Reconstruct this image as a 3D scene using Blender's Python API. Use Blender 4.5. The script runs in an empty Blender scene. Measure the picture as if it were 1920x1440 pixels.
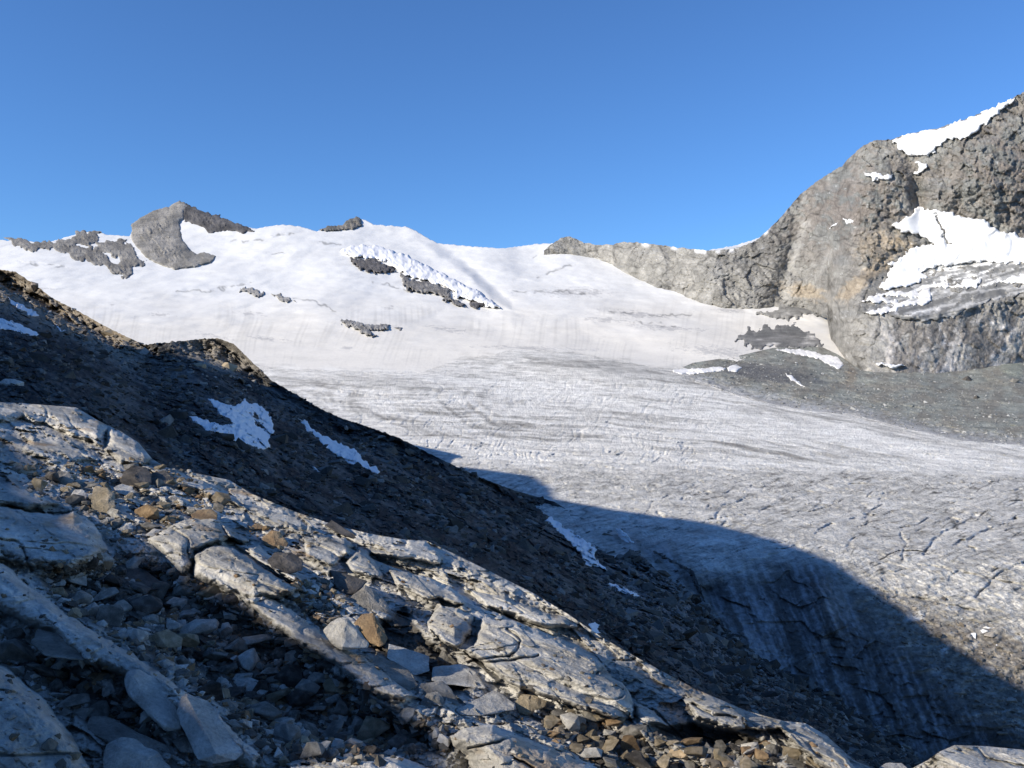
import bpy, bmesh, math, random
import numpy as np
from mathutils import noise
R = math.radians
sc = bpy.context.scene
COL = sc.collection

# ------------------------------------------------------------------ camera, sky, sun, exposure
F, CX, CY = 1663.0, 960.0, 720.0           # focal length and centre of the 1920 x 1440 photograph, in its pixels
cam = bpy.data.cameras.new('camera'); camo = bpy.data.objects.new('camera', cam); COL.objects.link(camo)
camo.location = (0, 0, 0); camo.rotation_euler = (R(90), 0, 0)
cam.sensor_width = 36.0; cam.lens = 36.0 * F / 1920.0
cam.clip_start = 0.1; cam.clip_end = 40000
sc.camera = camo
SUN_EL = 26.0
SH = np.array([-0.90, -0.436]); SH /= np.linalg.norm(SH)   # horizontal direction towards the sun
TANE = math.tan(R(SUN_EL))
w = bpy.data.worlds.new('World'); sc.world = w; w.use_nodes = True
wn, wl = w.node_tree.nodes, w.node_tree.links
sky = wn.new('ShaderNodeTexSky'); sky.sky_type = 'NISHITA'; sky.sun_disc = False
sky.sun_elevation = R(SUN_EL); sky.sun_rotation = math.atan2(SH[0], SH[1]) % (2 * math.pi)
sky.altitude = 2800; sky.air_density = 1.3; sky.dust_density = 0.0; sky.ozone_density = 10.0
bg = wn['Background']; bg.inputs[1].default_value = 0.142
wl.new(sky.outputs[0], bg.inputs[0])
sun = bpy.data.lights.new('sun', 'SUN'); suno = bpy.data.objects.new('sun', sun); COL.objects.link(suno)
sun.energy = 5.0; sun.angle = R(0.5); sun.color = (1.0, 0.91, 0.765)
suno.rotation_euler = (R(90 - SUN_EL), 0, math.atan2(SH[1], SH[0]) + R(90))
sc.view_settings.view_transform = 'Standard'; sc.view_settings.look = 'None'
sc.view_settings.exposure = 0.27; sc.view_settings.gamma = 1.0
sc.cycles.max_bounces = 5; sc.cycles.diffuse_bounces = 3

# ------------------------------------------------------------------ numeric helpers
A = lambda *v: np.array(v, float)
def hsh(ix, iy, seed):
    n = (ix * 374761393 + iy * 668265263 + seed * 974711) & 0xffffffff
    n = ((n ^ (n >> 13)) * 1274126177) & 0xffffffff
    return (n ^ (n >> 16)) & 255
GA = np.arange(256) * (2 * math.pi / 256); GC, GS = np.cos(GA), np.sin(GA)
def perlin(x, y, seed=0):
    x, y = np.broadcast_arrays(np.asarray(x, float), np.asarray(y, float))
    xf, yf = np.floor(x), np.floor(y); ix, iy = xf.astype(np.int64), yf.astype(np.int64); x = x - xf; y = y - yf
    u = x * x * x * (x * (x * 6 - 15) + 10); v = y * y * y * (y * (y * 6 - 15) + 10)
    def g(dx, dy):
        h = hsh(ix + dx, iy + dy, seed); return GC[h] * (x - dx) + GS[h] * (y - dy)
    a, b, c, d = g(0, 0), g(1, 0), g(0, 1), g(1, 1)
    a = a + u * (b - a); c = c + u * (d - c)
    return (a + v * (c - a)) * 1.5
def fbm(x, y, o=4, seed=0, g=0.5):
    s = 0; a = 1.0; t = 0
    for k in range(o):
        s = s + a * perlin(x, y, seed + 17 * k); t += a; a *= g; x = x * 2.03 + 5.3; y = y * 2.03 - 3.1
    return s / t * 1.4
def ridged(x, y, o=4, seed=0, g=0.55):
    s = 0; a = 1.0; t = 0
    for k in range(o):
        s = s + a * (1 - 2 * np.abs(perlin(x, y, seed + 17 * k))); t += a; a *= g; x = x * 2.03 + 5.3; y = y * 2.03 - 3.1
    return s / t
def facet(x, y, seed=0, off=.5):
    """angular rock: every cell a tilted plane of its own, with steps between the planes"""
    x, y = np.broadcast_arrays(np.asarray(x, float), np.asarray(y, float)); ix, iy = np.floor(x).astype(np.int64), np.floor(y).astype(np.int64)
    best = np.full(x.shape, 1e9); val = np.zeros(x.shape)
    for dx in (-1, 0, 1):
        for dy in (-1, 0, 1):
            h1 = hsh(ix + dx, iy + dy, seed); h2 = hsh(ix + dx, iy + dy, seed + 91); h3 = hsh(ix + dx, iy + dy, seed + 57)
            ex = x - (ix + dx + .1 + .8 * h1 / 255); ey = y - (iy + dy + .1 + .8 * h2 / 255); d = ex * ex + ey * ey
            v = GC[h3] * ex + GS[h3] * ey + off * (h1 / 255 + h2 / 255 - 1); m = d < best
            best = np.where(m, d, best); val = np.where(m, v, val)
    return val
def smooth(a, b, x):
    t = np.clip((x - a) / (b - a), 0, 1); return t * t * (3 - 2 * t)
def gauss(px, py, cx, cy, sx, sy, rot=0.0):
    c, s = math.cos(R(rot)), math.sin(R(rot)); dx, dy = px - cx, py - cy
    return np.exp(-(((dx * c + dy * s) / sx) ** 2 + ((-dx * s + dy * c) / sy) ** 2))
def curve(pts):
    xs = np.array([p[0] for p in pts], float); ys = np.array([p[1] for p in pts], float)
    return lambda u: np.interp(u, xs, ys)
def sdf(px, py, poly):                       # > 0 inside
    n = len(poly); d = np.full(px.shape, 1e9); ins = np.zeros(px.shape, bool)
    for i in range(n):
        x0, y0 = poly[i]; x1, y1 = poly[(i + 1) % n]
        ex, ey = x1 - x0, y1 - y0; wx, wy = px - x0, py - y0
        t = np.clip((wx * ex + wy * ey) / (ex * ex + ey * ey + 1e-9), 0, 1)
        d = np.minimum(d, (wx - ex * t) ** 2 + (wy - ey * t) ** 2)
        c = (y0 > py) != (y1 > py)
        xi = x0 + (py - y0) * (ex / (ey if abs(ey) > 1e-9 else 1e-9))
        ins ^= c & (px < xi)
    d = np.sqrt(d); return np.where(ins, d, -d)
def linedist(px, py, line):
    d = np.full(px.shape, 1e9)
    for (x0, y0), (x1, y1) in zip(line[:-1], line[1:]):
        ex, ey = x1 - x0, y1 - y0; wx, wy = px - x0, py - y0
        t = np.clip((wx * ex + wy * ey) / (ex * ex + ey * ey + 1e-9), 0, 1)
        d = np.minimum(d, (wx - ex * t) ** 2 + (wy - ey * t) ** 2)
    return np.sqrt(d)
def at(px, py, D):                           # sight line (px,py) of the survey photo at forward distance D -> metres
    return np.stack([(px - CX) / F * D, D + 0 * px, (CY - py) / F * D], -1)
def mix(a, b, t):
    t = np.asarray(t)[..., None]; return np.asarray(a) * (1 - t) + np.asarray(b) * t

# ------------------------------------------------------------------ objects and materials
def tag(o, label=None, cat=None, group=None, kind=None):
    for k, v in (('label', label), ('category', cat), ('group', group), ('kind', kind)):
        if v: o[k] = v
    return o
def mesh_from(name, V, faces, mat, col=None, smooth_sh=True):
    """faces: (n,3) or (n,4) int array"""
    me = bpy.data.meshes.new(name); k = faces.shape[1]
    me.vertices.add(len(V)); me.vertices.foreach_set('co', np.ascontiguousarray(V, np.float32).ravel())
    me.loops.add(faces.size); me.loops.foreach_set('vertex_index', np.ascontiguousarray(faces, np.int32).ravel())
    me.polygons.add(len(faces)); me.polygons.foreach_set('loop_start', np.arange(0, faces.size, k, dtype=np.int32))
    me.polygons.foreach_set('use_smooth', np.full(len(faces), smooth_sh))
    me.update(calc_edges=True)
    if col is not None:
        a = me.color_attributes.new('Col', 'FLOAT_COLOR', 'POINT')
        c4 = np.ones((len(V), 4), np.float32); c4[:, :3] = col; a.data.foreach_set('color', c4.ravel())
    me.materials.append(mat); me.validate()
    o = bpy.data.objects.new(name, me); COL.objects.link(o)
    return o
def grid_mesh(name, PX, PY, D, mat, col=None, keep=None, smooth_sh=True, V=None):
    if V is None: V = at(PX, PY, D)
    n, m = V.shape[:2]; idx = np.arange(n * m).reshape(n, m)
    q = np.stack([idx[:-1, :-1], idx[:-1, 1:], idx[1:, 1:], idx[1:, :-1]], -1).reshape(-1, 4)
    V = V.reshape(-1, 3); col = None if col is None else np.broadcast_to(col, (n, m, 3)).reshape(-1, 3)
    if keep is not None:
        q = q[keep.ravel()[q].all(1)]
        used = np.zeros(len(V), bool); used[q.ravel()] = True
        rm = np.cumsum(used) - 1; V = V[used]; q = rm[q]
        if col is not None: col = col[used]
    return mesh_from(name, V, q, mat, col, smooth_sh)

def ter_mat(name, s1, s2, var=0.35, bump=1.0, dist=1.0, rough=0.92, rot=0.0, stretch=(1, 1, 1), spec=0.15, objrand=0.0, base=None, tint=0.0):
    m = bpy.data.materials.new(name); m.use_nodes = True; nt = m.node_tree; N, L = nt.nodes, nt.links
    b = N['Principled BSDF']; b.inputs['Roughness'].default_value = rough; b.inputs['Specular IOR Level'].default_value = spec
    tc = N.new('ShaderNodeTexCoord'); mp = N.new('ShaderNodeMapping'); L.new(tc.outputs['Object'], mp.inputs[0])
    mp0 = N.new('ShaderNodeMapping'); L.new(tc.outputs['Object'], mp0.inputs[0]); mp0.inputs['Rotation'].default_value = (0, 0, rot)
    L.new(mp0.outputs[0], mp.inputs[0]); mp.inputs['Scale'].default_value = stretch
    n1 = N.new('ShaderNodeTexNoise'); n1.inputs['Scale'].default_value = s1; n1.inputs['Detail'].default_value = 8; n1.inputs['Roughness'].default_value = 0.65
    n2 = N.new('ShaderNodeTexNoise'); n2.inputs['Scale'].default_value = s2; n2.inputs['Detail'].default_value = 5; n2.inputs['Roughness'].default_value = 0.7
    L.new(mp.outputs[0], n1.inputs[0]); L.new(tc.outputs['Object'], n2.inputs[0])
    ad = N.new('ShaderNodeMath'); ad.operation = 'ADD'; L.new(n1.outputs[0], ad.inputs[0]); L.new(n2.outputs[0], ad.inputs[1])
    mr = N.new('ShaderNodeMapRange'); L.new(ad.outputs[0], mr.inputs[0])
    for k, v in enumerate((0.76, 1.24, 1 - var, 1 + var)): mr.inputs[k + 1].default_value = v
    src = mr.outputs[0]
    if objrand:
        oi = N.new('ShaderNodeObjectInfo'); r2 = N.new('ShaderNodeMapRange'); L.new(oi.outputs['Random'], r2.inputs[0])
        r2.inputs[3].default_value = 1 - objrand; r2.inputs[4].default_value = 1 + objrand
        mm = N.new('ShaderNodeMath'); mm.operation = 'MULTIPLY'; L.new(src, mm.inputs[0]); L.new(r2.outputs[0], mm.inputs[1]); src = mm.outputs[0]
    vm = N.new('ShaderNodeVectorMath'); vm.operation = 'SCALE'; L.new(src, vm.inputs['Scale'])
    if base is None:
        at_ = N.new('ShaderNodeAttribute'); at_.attribute_name = 'Col'; csrc = at_.outputs['Color']
    else:
        # two mineral tones in patches
        n3 = N.new('ShaderNodeTexNoise'); n3.inputs['Scale'].default_value = s1 * 0.6; n3.inputs['Detail'].default_value = 4; L.new(tc.outputs['Object'], n3.inputs[0])
        rp = N.new('ShaderNodeValToRGB'); L.new(n3.outputs[0], rp.inputs[0])
        rp.color_ramp.elements[0].position = 0.42; rp.color_ramp.elements[1].position = 0.62
        rp.color_ramp.elements[0].color = (*base[0], 1); rp.color_ramp.elements[1].color = (*base[1], 1); csrc = rp.outputs[0]
    L.new(csrc, vm.inputs[0]); L.new(vm.outputs[0], b.inputs['Base Color'])
    bp = N.new('ShaderNodeBump'); bp.inputs['Strength'].default_value = bump; bp.inputs['Distance'].default_value = dist
    L.new(ad.outputs[0], bp.inputs['Height']); L.new(bp.outputs[0], b.inputs['Normal'])
    return m

STR = math.atan2(-0.61, 0.79)               # strike of the rock layers on this side of the valley
M_ice = ter_mat('glacier_ice', 0.07, 0.5, 0.34, 1.0, 2.2, 0.8, rot=R(20), stretch=(0.6, 1, 1), spec=0.05)
M_snow = ter_mat('old_snow', 0.012, 0.12, 0.05, 0.5, 1.2, 0.85, spec=0.05)
M_far = ter_mat('far_rock', 0.02, 0.13, 0.30, 1.0, 5.0)
M_mor = ter_mat('moraine_debris', 0.03, 0.35, 0.35, 1.0, 1.8)
M_hill = ter_mat('slope_rock', 0.22, 1.3, 0.45, 1.0, 0.8, rot=-STR, stretch=(0.8, 1, 1))
M_fg = ter_mat('bedrock', 2.2, 18.0, 0.30, 1.0, 0.05, rot=-STR, stretch=(0.9, 1, 1))
M_psnow = ter_mat('patch_snow', 0.3, 3.0, 0.06, 0.4, 0.15, 0.7)
M_stone = ter_mat('rubble', 3.0, 22.0, 0.35, 0.9, 0.02)
M_bould = ter_mat('hill_rubble', 0.8, 5.0, 0.35, 0.9, 0.1)

# ------------------------------------------------------------------ the glacier and the snow basin above it
TY = A(330, 370, 410, 450, 500, 550, 600, 650, 700, 740, 800, 880, 950, 1050, 1150, 1290, 1440, 1700)
TD = A(5200, 4700, 4300, 3850, 3250, 2720, 2250, 1900, 1600, 1400, 1060, 740, 560, 403, 350, 300, 254, 200)
# smooth table in inverse depth
_ty = np.arange(330, 1701, 2.0); _ti = np.interp(_ty, TY, 1 / TD)
_k = np.exp(-(np.arange(-30, 31) / 12.0) ** 2); _k /= _k.sum()
_ti = np.convolve(np.pad(_ti, 30, 'edge'), _k, 'valid')
def D0(py): return 1 / np.interp(py, _ty, _ti)
SKY = curve([(-400, 475), (0, 450), (90, 455), (150, 437), (175, 434), (200, 440), (243, 443), (250, 428), (280, 402), (315, 392), (337, 380), (360, 392), (400, 405),
             (440, 420), (480, 429), (500, 425), (530, 421), (560, 424), (595, 434), (640, 424), (668, 412), (685, 412), (700, 421), (740, 424), (765, 426), (780, 433), (800, 445),
             (820, 456), (860, 460), (900, 463), (940, 466), (980, 461), (1010, 457), (1040, 456), (1080, 466), (1320, 474), (1330, 469), (1380, 460), (1420, 447), (1445, 437), (1500, 470), (1600, 560), (2300, 640)])
DOME = [(690, 425), (770, 440), (820, 478), (865, 512), (905, 545), (943, 577), (960, 590)]   # right-hand rim of the snow dome
RAV = [(1165, 1008), (1240, 1030), (1310, 1078), (1420, 1062), (1545, 1052), (1585, 1130), (1690, 1225), (1800, 1310), (1940, 1400), (2060, 1480), (1500, 1490), (1400, 1250), (1290, 1110)]
def Dg(px, py):
    d = D0(py)
    w1 = fbm(px / 90, py / 45, 3, 5)
    # dome with its rim falling away to the right
    dist = linedist(px, py, DOME); side = np.interp(px, [p[0] for p in DOME], [p[1] for p in DOME]) - py   # > 0 above / right of rim
    ext = smooth(740, 850, px) * (1 - smooth(935, 985, px)); side = side + 9 * w1
    d = d + 110 * ext * smooth(0, 26, side) * np.exp(-np.maximum(side, 0) / 45) - 25 * ext * smooth(-60, 0, side) * smooth(40, 0, -side)
    for cx, cy, sx, sy, rot, amp in ((590, 470, 130, 60, 15, .035), (1000, 500, 70, 45, 30, -.02), (330, 590, 160, 40, 5, -.02), (790, 735, 150, 30, 4, .02), (1100, 685, 170, 30, 8, .03),
                                     (640, 590, 160, 30, 12, .015), (1240, 620, 130, 18, 5, .018), (80, 500, 110, 40, 10, .02), (1350, 660, 120, 18, 8, .02), (900, 610, 120, 20, 10, -.012), (1450, 1000, 260, 40, 8, .02)):
        d = d * (1 - amp * gauss(px, py, cx, cy, sx, sy, rot))
    rm = smooth(-16, 60, sdf(px, py, RAV)); d = d + rm * .08 * (np.clip(404 - .10 * (py - 1050), 340, 404) - d)
    d = d - rm * (2.2 * facet((px - .3 * py) / 60 + .4 * w1, py / 42, 41) + 1.2 * facet(px / 22 + .5 * w1, py / 16, 42) - 18 * gauss(px, py, 1330, 1110, 30, 34, 0) + 16 * gauss(px, py, 1560, 1130, 46, 60, -20))
    x = (px - CX) / F * d
    far = smooth(1500, 2300, d)
    lo = fbm(x / 300, d / 420, 4, 11) * 44 * far + fbm(x / 80, d / 90, 3, 12) * 7.0 * far
    ice = 1 - far
    near = np.clip(d / 500, .5, 3)
    rough = (.9 * ridged(x / 50 + .3 * w1, d / 42 + w1 * .6, 3, 13) + .75 * ridged(x / 11 + .5 * w1, d / 13 + .5 * w1, 4, 14, .6) + .3 * fbm(x / 3.2, d / 4.5, 3, 19)) * ice * np.clip(near, .8, 2.0) * (3.9 - 1.3 * smooth(700, 1200, d)) * smooth(1900, 1300, d) * (1 - .6 * rm)
    cr = 0
    for ln, wd, dep in CREV:
        cr = cr + .45 * dep * np.clip(.75 + .8 * perlin(px / 30, py / 20, 6), .15, 1.3) * np.exp(-(linedist(px + 5 * fbm(px / 25, py / 14, 2, 3), py + 3 * fbm(px / 22, py / 16, 2, 4), ln) / wd) ** 2)
    zone = smooth(1050, 1250, px + .3 * (py - 950)) * smooth(880, 930, py) * (1 - smooth(1120, 1240, py))
    cv = np.abs(perlin((py + .33 * px + 10 * w1) / 17, (px - .6 * py) / 110, 15)); cr = cr + 5.0 * zone * smooth(1090, 1000, py + .12 * (1500 - px)) * np.exp(-(cv / .05) ** 2) * smooth(.0, .35, fbm(px / 60, py / 30, 2, 16))
    zone = smooth(560, 640, px) * (1 - smooth(1250, 1500, px)) * smooth(700, 730, py) * (1 - smooth(850, 900, py))
    cv = np.abs(perlin((px + 1.6 * py + 40 * w1 + .0022 * (px - 600) ** 2 * .3) / 26, py / 50, 17)); cr = cr + 5.5 * zone * np.exp(-(cv / .12) ** 2) * smooth(-.2, .3, fbm(px / 50, py / 20, 2, 18))
    return d - lo - rough + cr
CREV = [([(1340, 968), (1362, 947), (1400, 935), (1420, 933)], 3, 13), ([(1425, 958), (1470, 940), (1520, 928)], 2.2, 10), ([(1530, 1000), (1560, 982), (1640, 966)], 2.6, 12),
        ([(1735, 1040), (1745, 1018), (1770, 1000), (1830, 968)], 3, 12), ([(1790, 1022), (1850, 995), (1925, 965)], 2.8, 12), ([(1690, 1050), (1700, 1020), (1690, 1000)], 2.2, 8),
        ([(1210, 962), (1225, 940), (1330, 900), (1400, 890)], 1.8, 8), ([(1500, 925), (1600, 908), (1700, 898)], 1.6, 8), ([(1640, 930), (1760, 912), (1900, 900)], 1.5, 8),
        ([(1280, 925), (1330, 905)], 2, 9), ([(1780, 945), (1860, 925), (1930, 915)], 1.8, 9), ([(1600, 940), (1660, 925)], 1.8, 9), ([(1830, 1120), (1870, 1080), (1930, 1050)], 2.6, 10),
        ([(1720, 1060), (1790, 1070), (1930, 1100)], 2.2, 8), ([(1660, 1110), (1760, 1130), (1850, 1150)], 2, 7), ([(1570, 940), (1500, 960)], 1.6, 7),
        ([(400, 545), (430, 537), (470, 532)], 1.2, 16), ([(330, 548), (370, 545), (400, 545)], 1.0, 12), ([(430, 452), (480, 450), (530, 440), (548, 438)], 1.2, 18),
        ([(1010, 520), (1060, 500), (1080, 495)], 1.2, 16), ([(960, 548), (1040, 545), (1100, 552)], 1.3, 14), ([(1000, 485), (1025, 470)], 1.2, 16), ([(1140, 583), (1220, 592), (1300, 590)], 1.4, 12), ([(1190, 603), (1270, 612)], 1.3, 12),
        ([(700, 530), (740, 538), (765, 545)], 1.2, 15), ([(550, 560), (585, 562), (640, 592)], 1.0, 10), ([(600, 455), (640, 458)], 1.2, 14), ([(35, 490), (120, 500)], 1.3, 14), ([(500, 475), (550, 472)], 1.2, 14)]
FYR = curve([(300, 684), (560, 689), (900, 700), (1150, 722), (1350, 745), (1600, 788), (1920, 842), (2300, 905)])
FYB = curve([(300, 700), (560, 735), (640, 775), (760, 832), (900, 862), (1000, 868), (1300, 870), (1600, 876), (1920, 886), (2300, 940)])
FIRN = curve([(-400, 655), (0, 660), (420, 678), (560, 692), (700, 696), (790, 698), (850, 678), (960, 655), (1050, 656), (1180, 680), (1260, 690), (1350, 678), (2300, 670)])
def glacier_col(px, py, D):
    x = (px - CX) / F * D
    wv = fbm(px / 120, py / 40, 3, 21)
    wf = fbm(px / 40, py / 14, 4, 22)
    firn = FIRN(px)
    t = smooth(-14, 18, py - firn + 14 * wf + 9 * wv)
    snow = mix(A(.77, .765, .74), A(.77, .735, .665), smooth(520, 640, py + 30 * wv))
    # melt flutes running down the lower snow
    fl = perlin(px / 4.6 + 3.2 * fbm(px / 240, py / 130, 2, 24) + (py - 600) * .03, py / 170, 23) * smooth(555, 600, py) * smooth(-.1, .3, fbm(px / 130, py / 50, 2, 25) + .15)
    snow = snow * (1 - .17 * np.maximum(fl, 0) - .05 * smooth(.0, .5, fbm(px / 70, (py - .05 * px) / 9, 4, 30)))[..., None]
    grey = np.zeros(px.shape)
    for cx, cy, sx, sy, rot in ((840, 618, 55, 6, 8), (1000, 653, 150, 5, 2), (300, 590, 30, 5, 5), (470, 588, 35, 5, 3), (730, 577, 18, 5, 0), (1050, 548, 60, 6, 3), (1200, 590, 90, 8, 4), (1250, 615, 100, 7, 4),
                                (1140, 600, 60, 6, 2), (1370, 582, 40, 6, 0), (210, 572, 10, 2, 0), (650, 652, 20, 5, 0), (60, 540, 60, 4, 3), (500, 635, 60, 4, 5), (400, 630, 50, 5, 10), (1340, 660, 90, 14, 6), (1080, 548, 90, 12, 0)):
        grey = np.maximum(grey, gauss(px, py, cx, cy, sx, sy, rot))
    grey = smooth(.45, 1.0, grey + .85 * fbm((px + py) / 18, (py - .1 * px) / 2.6, 4, 26, .65) - .1)
    snow = mix(snow, A(.44, .43, .42), .7 * grey)
    st = fbm(x / 9 + wv, D / 30, 4, 27, .65)
    yR, yB = FYR(px), FYB(px); ps = (py - yR) / (yB - yR); up = smooth(1.25, .9, ps)
    fine = np.clip((yB - yR) / 110, .25, 1)
    fl1 = fbm(ps * 5 + .25 * wv, px / 420, 3, 34); vv = (py - yR) / 110 + .03 * np.sin(px / 170); fl2 = fbm(vv * 13 + .5 * wv, px / 230, 4, 28, .6); fl3 = fbm(vv * 34 + wv, px / 70, 3, 35) * fine
    arc = perlin((px - .02 * (py - 745) ** 2 + 14 * wv) / 13, py / 70, 36) * smooth(1150, 850, px) * smooth(715, 740, py) * smooth(880, 840, py)
    low = fbm((px + 1.3 * py) / 60, (py + .22 * px) / 7, 4, 37, .6)
    tone = up * (.5 * fl1 + .68 * fl2 + .45 * fl3 + .25 * st + .45 * arc) + (1 - up) * (.45 * st + .5 * low + .3 * fbm(x / 4, D / 7, 3, 20))
    ice = mix(A(.33, .315, .285), A(.88, .855, .79), smooth(-.9, .32, tone))
    c1 = np.abs(perlin((py + .30 * px + 8 * wv) / 8.5, (px - .6 * py) / 75, 43)); c2 = np.abs(perlin((py + .30 * px + 5 * wv) / 4.2, (px - .6 * py) / 40, 44))
    cl = (1 - up) * (.5 * np.exp(-(c1 / .07) ** 2) * smooth(-.3, .2, fbm(px / 80, py / 30, 2, 45)) + .3 * np.exp(-(c2 / .10) ** 2))
    ice = ice * (1 - .13 * (1 - up) - cl)[..., None]
    br = 0
    for ln, wd, a in (([(860, 852), (1000, 868), (1300, 868), (1600, 872), (1960, 882)], 11, .8), ([(560, 690), (900, 712), (1150, 735), (1350, 745), (1600, 770), (1960, 850)], 8, .7),
                      ([(1250, 740), (1500, 800), (1800, 850), (1960, 862)], 18, .6), ([(640, 770), (760, 830), (900, 860)], 9, .5), ([(1000, 930), (1150, 945), (1300, 985), (1560, 1040)], 26, .3), ([(925, 692), (950, 680), (972, 670)], 8, 1.0)):
        br = np.maximum(br, a * np.exp(-(linedist(px, py + 6 * wv, ln) / wd) ** 2))
    ice = mix(ice, A(.89, .87, .81), np.clip(br * (.8 + .6 * st + .4 * fl3), 0, 1))
    dk = gauss(px, py, 1130, 688, 190, 22, 6) * .42 + gauss(px, py, 700, 712, 120, 16, 6) * .3
    ice = ice * (1 - dk * (.8 + .6 * fbm(px / 40, (py - .2 * px) / 6, 4, 38)))[..., None]
    # dirt along the ravine and the right-hand moraine
    rs_ = sdf(px + 10 * wf, py + 8 * wf, RAV); rv = smooth(-40, 40, rs_ + 22 * wv)
    lit = smooth(1050, 1120, py - .30 * (px - 1560) + 22 * wf) * smooth(1520, 1590, px) * (1 - .35 * smooth(1880, 1990, px)); lit = lit * smooth(-.5, .1, fbm(px / 46, py / 26, 4, 39) + .3)
    ice = mix(ice, mix(A(.16, .135, .105), A(.34, .31, .26), smooth(-.3, .5, fbm(px / 14, py / 9, 4, 40, .6))), np.clip(lit, 0, 1) * .85)
    sk = fbm((px - .42 * py) / 17 + .25 * wf, (py + .3 * px) / 260, 4, 29, .6) + .35 * fbm(px / 12, py / 10, 3, 31)
    ravine = mix(A(.115, .108, .10), A(.40, .41, .425), smooth(-.3, .95, sk + .35 * gauss(px, py, 1230, 1010, 60, 60, 40) + .35 * gauss(px, py, 1400, 1120, 40, 120, -25) + .3 * gauss(px, py, 1560, 1130, 40, 60, -20)))
    ice = mix(ice, ravine, rv)
    base = mix(snow, ice, t); ln_ = 0
    for ln, wd, dep in CREV:
        if ln[0][1] < 640: ln_ = np.maximum(ln_, np.exp(-(linedist(px + 6 * fbm(px / 22, py / 9, 2, 3), py + 5 * fbm(px / 16, py / 12, 2, 4), ln) / 1.5) ** 2) * smooth(-.35, .15, perlin(px / 17, py / 9, 6)))
    base = base * (1 - .5 * ln_)[..., None]
    return base
def glacier():
    u = np.arange(-300, 2220, 1.6)
    firn = FIRN(u) + 5 * fbm(u / 60, u * 0, 4, 48)
    r1 = np.linspace(0, 1, 165) ; r2 = np.linspace(0, 1, 560)
    # upper: crest -> firn line, with the far side of the crest
    top = SKY(u) + 1.6 * fbm(u / 9, u * 0, 3, 33) + .0
    back = np.array([60, 38, 22, 11, 4.5, 1.2])
    PY = np.concatenate([top[None] + back[:, None], top[None] * (1 - r1[:, None]) + firn[None] * r1[:, None]])
    PX = np.broadcast_to(u, PY.shape)
    D = np.empty(PY.shape); D[6:] = Dg(PX[6:], PY[6:])
    for k, b in enumerate(back): D[k] = D[6] * (1 + .0011 * b ** 1.25 + .002)
    o = grid_mesh('snowfield', PX, PY, D, M_snow, glacier_col(PX, PY, D))
    tag(o, 'broad white snow basin rising to the skyline below the blue sky', 'snowfield', kind='structure')
    bot = np.full(u.shape, 1475.0)
    PY = firn[None] * (1 - r2[:, None]) + bot[None] * r2[:, None]; PX = np.broadcast_to(u, PY.shape)
    D = Dg(PX, PY)
    o = grid_mesh('glacier', PX, PY, D, M_ice, glacier_col(PX, PY, D))
    tag(o, 'grey streaked glacier tongue flowing across the valley, cracked by crevasses', 'glacier', kind='structure')
glacier()

def patch(name, label, cat, polys, Df, mat, colf, lift=10.0, edge=8.0, st=2.0, wob=(5, 14), relief=None, kind=None, group=None, seed=0, holes=(), sink=None, parent=None, smooth_sh=True):
    """a skin of rock, snow or ice lying on the surface Df, thickest in its middle, its rim let into that surface"""
    P = np.array([p for q in polys for p in q]); x0, y0 = P.min(0) - edge - 6; x1, y1 = P.max(0) + edge + 6
    PX, PY = np.meshgrid(np.arange(x0, x1, st), np.arange(y0, y1, st))
    wx = PX + wob[0] * fbm(PX / wob[1], PY / wob[1], 3, 300 + seed, .5); wy = PY + wob[0] * .7 * fbm(PX / wob[1], PY / wob[1], 3, 340 + seed, .5)
    s = np.full(PX.shape, -1e9)
    for q in polys: s = np.maximum(s, sdf(wx, wy, q))
    for q in holes: s = np.minimum(s, -sdf(wx, wy, q))
    gy, gx = np.gradient(s, st); g2 = np.clip(gx * gx + gy * gy, .3, 9); out = np.clip(-s, 0, 3 * st)
    PX = PX + out * gx / g2; PY = PY + out * gy / g2
    D = Df(PX, PY); t = np.clip(s / edge, 0, 1)
    if sink is None: sink = lift * .35
    d = D - lift * np.sqrt(1 - (1 - t) ** 2) + sink * np.clip(-s / st, 0, 3) * .5
    if relief is not None: d = d - relief(PX, PY, D) * smooth(0, edge, s)
    o = grid_mesh(name, PX, PY, d, mat, colf(PX, PY, D), keep=s > -1.6 * st, smooth_sh=smooth_sh)
    tag(o, label, cat, group, kind)
    if parent: o.parent = parent
    return o
def rock_col(c1, c2, seed=0, sx=30, sy=22, c3=None):
    def f(px, py, D):
        t = smooth(-.4, .4, fbm(px / sx, py / sy, 4, 400 + seed)); c = mix(c1, c2, t)
        if c3 is not None: c = mix(c, c3, smooth(.1, .5, fbm(px / sx * .7, py / sy * .9, 4, 430 + seed)))
        return c
    return f
def crag(a, w=22.0, seed=0):
    def f(px, py, D):
        wq = fbm(px / w, py / w, 3, 451 + seed)
        return a * (1.1 * facet(px / w + .5 * wq, (py - .3 * px) / w + .4 * wq, 450 + seed) + .6 * facet(px / w * 2.4 + .5 * wq, py / w * 2.2, 460 + seed) + .15 * facet(px / w * 4, py / w * 4, 470 + seed) + .5 * ridged(px / w * .6, py / w * .6, 3, 480 + seed))
    return f
GREYR = rock_col(A(.19, .18, .17), A(.27, .26, .245), 1)
DARKR = rock_col(A(.09, .085, .085), A(.16, .15, .145), 2)
SNOWC = lambda px, py, D: np.broadcast_to(A(.81, .81, .81), px.shape + (3,))
DSNOWC = lambda px, py, D: mix(A(.84, .82, .79), A(.66, .65, .63), smooth(.1, .5, fbm(px / 18, py / 7, 4, 77)))

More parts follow.
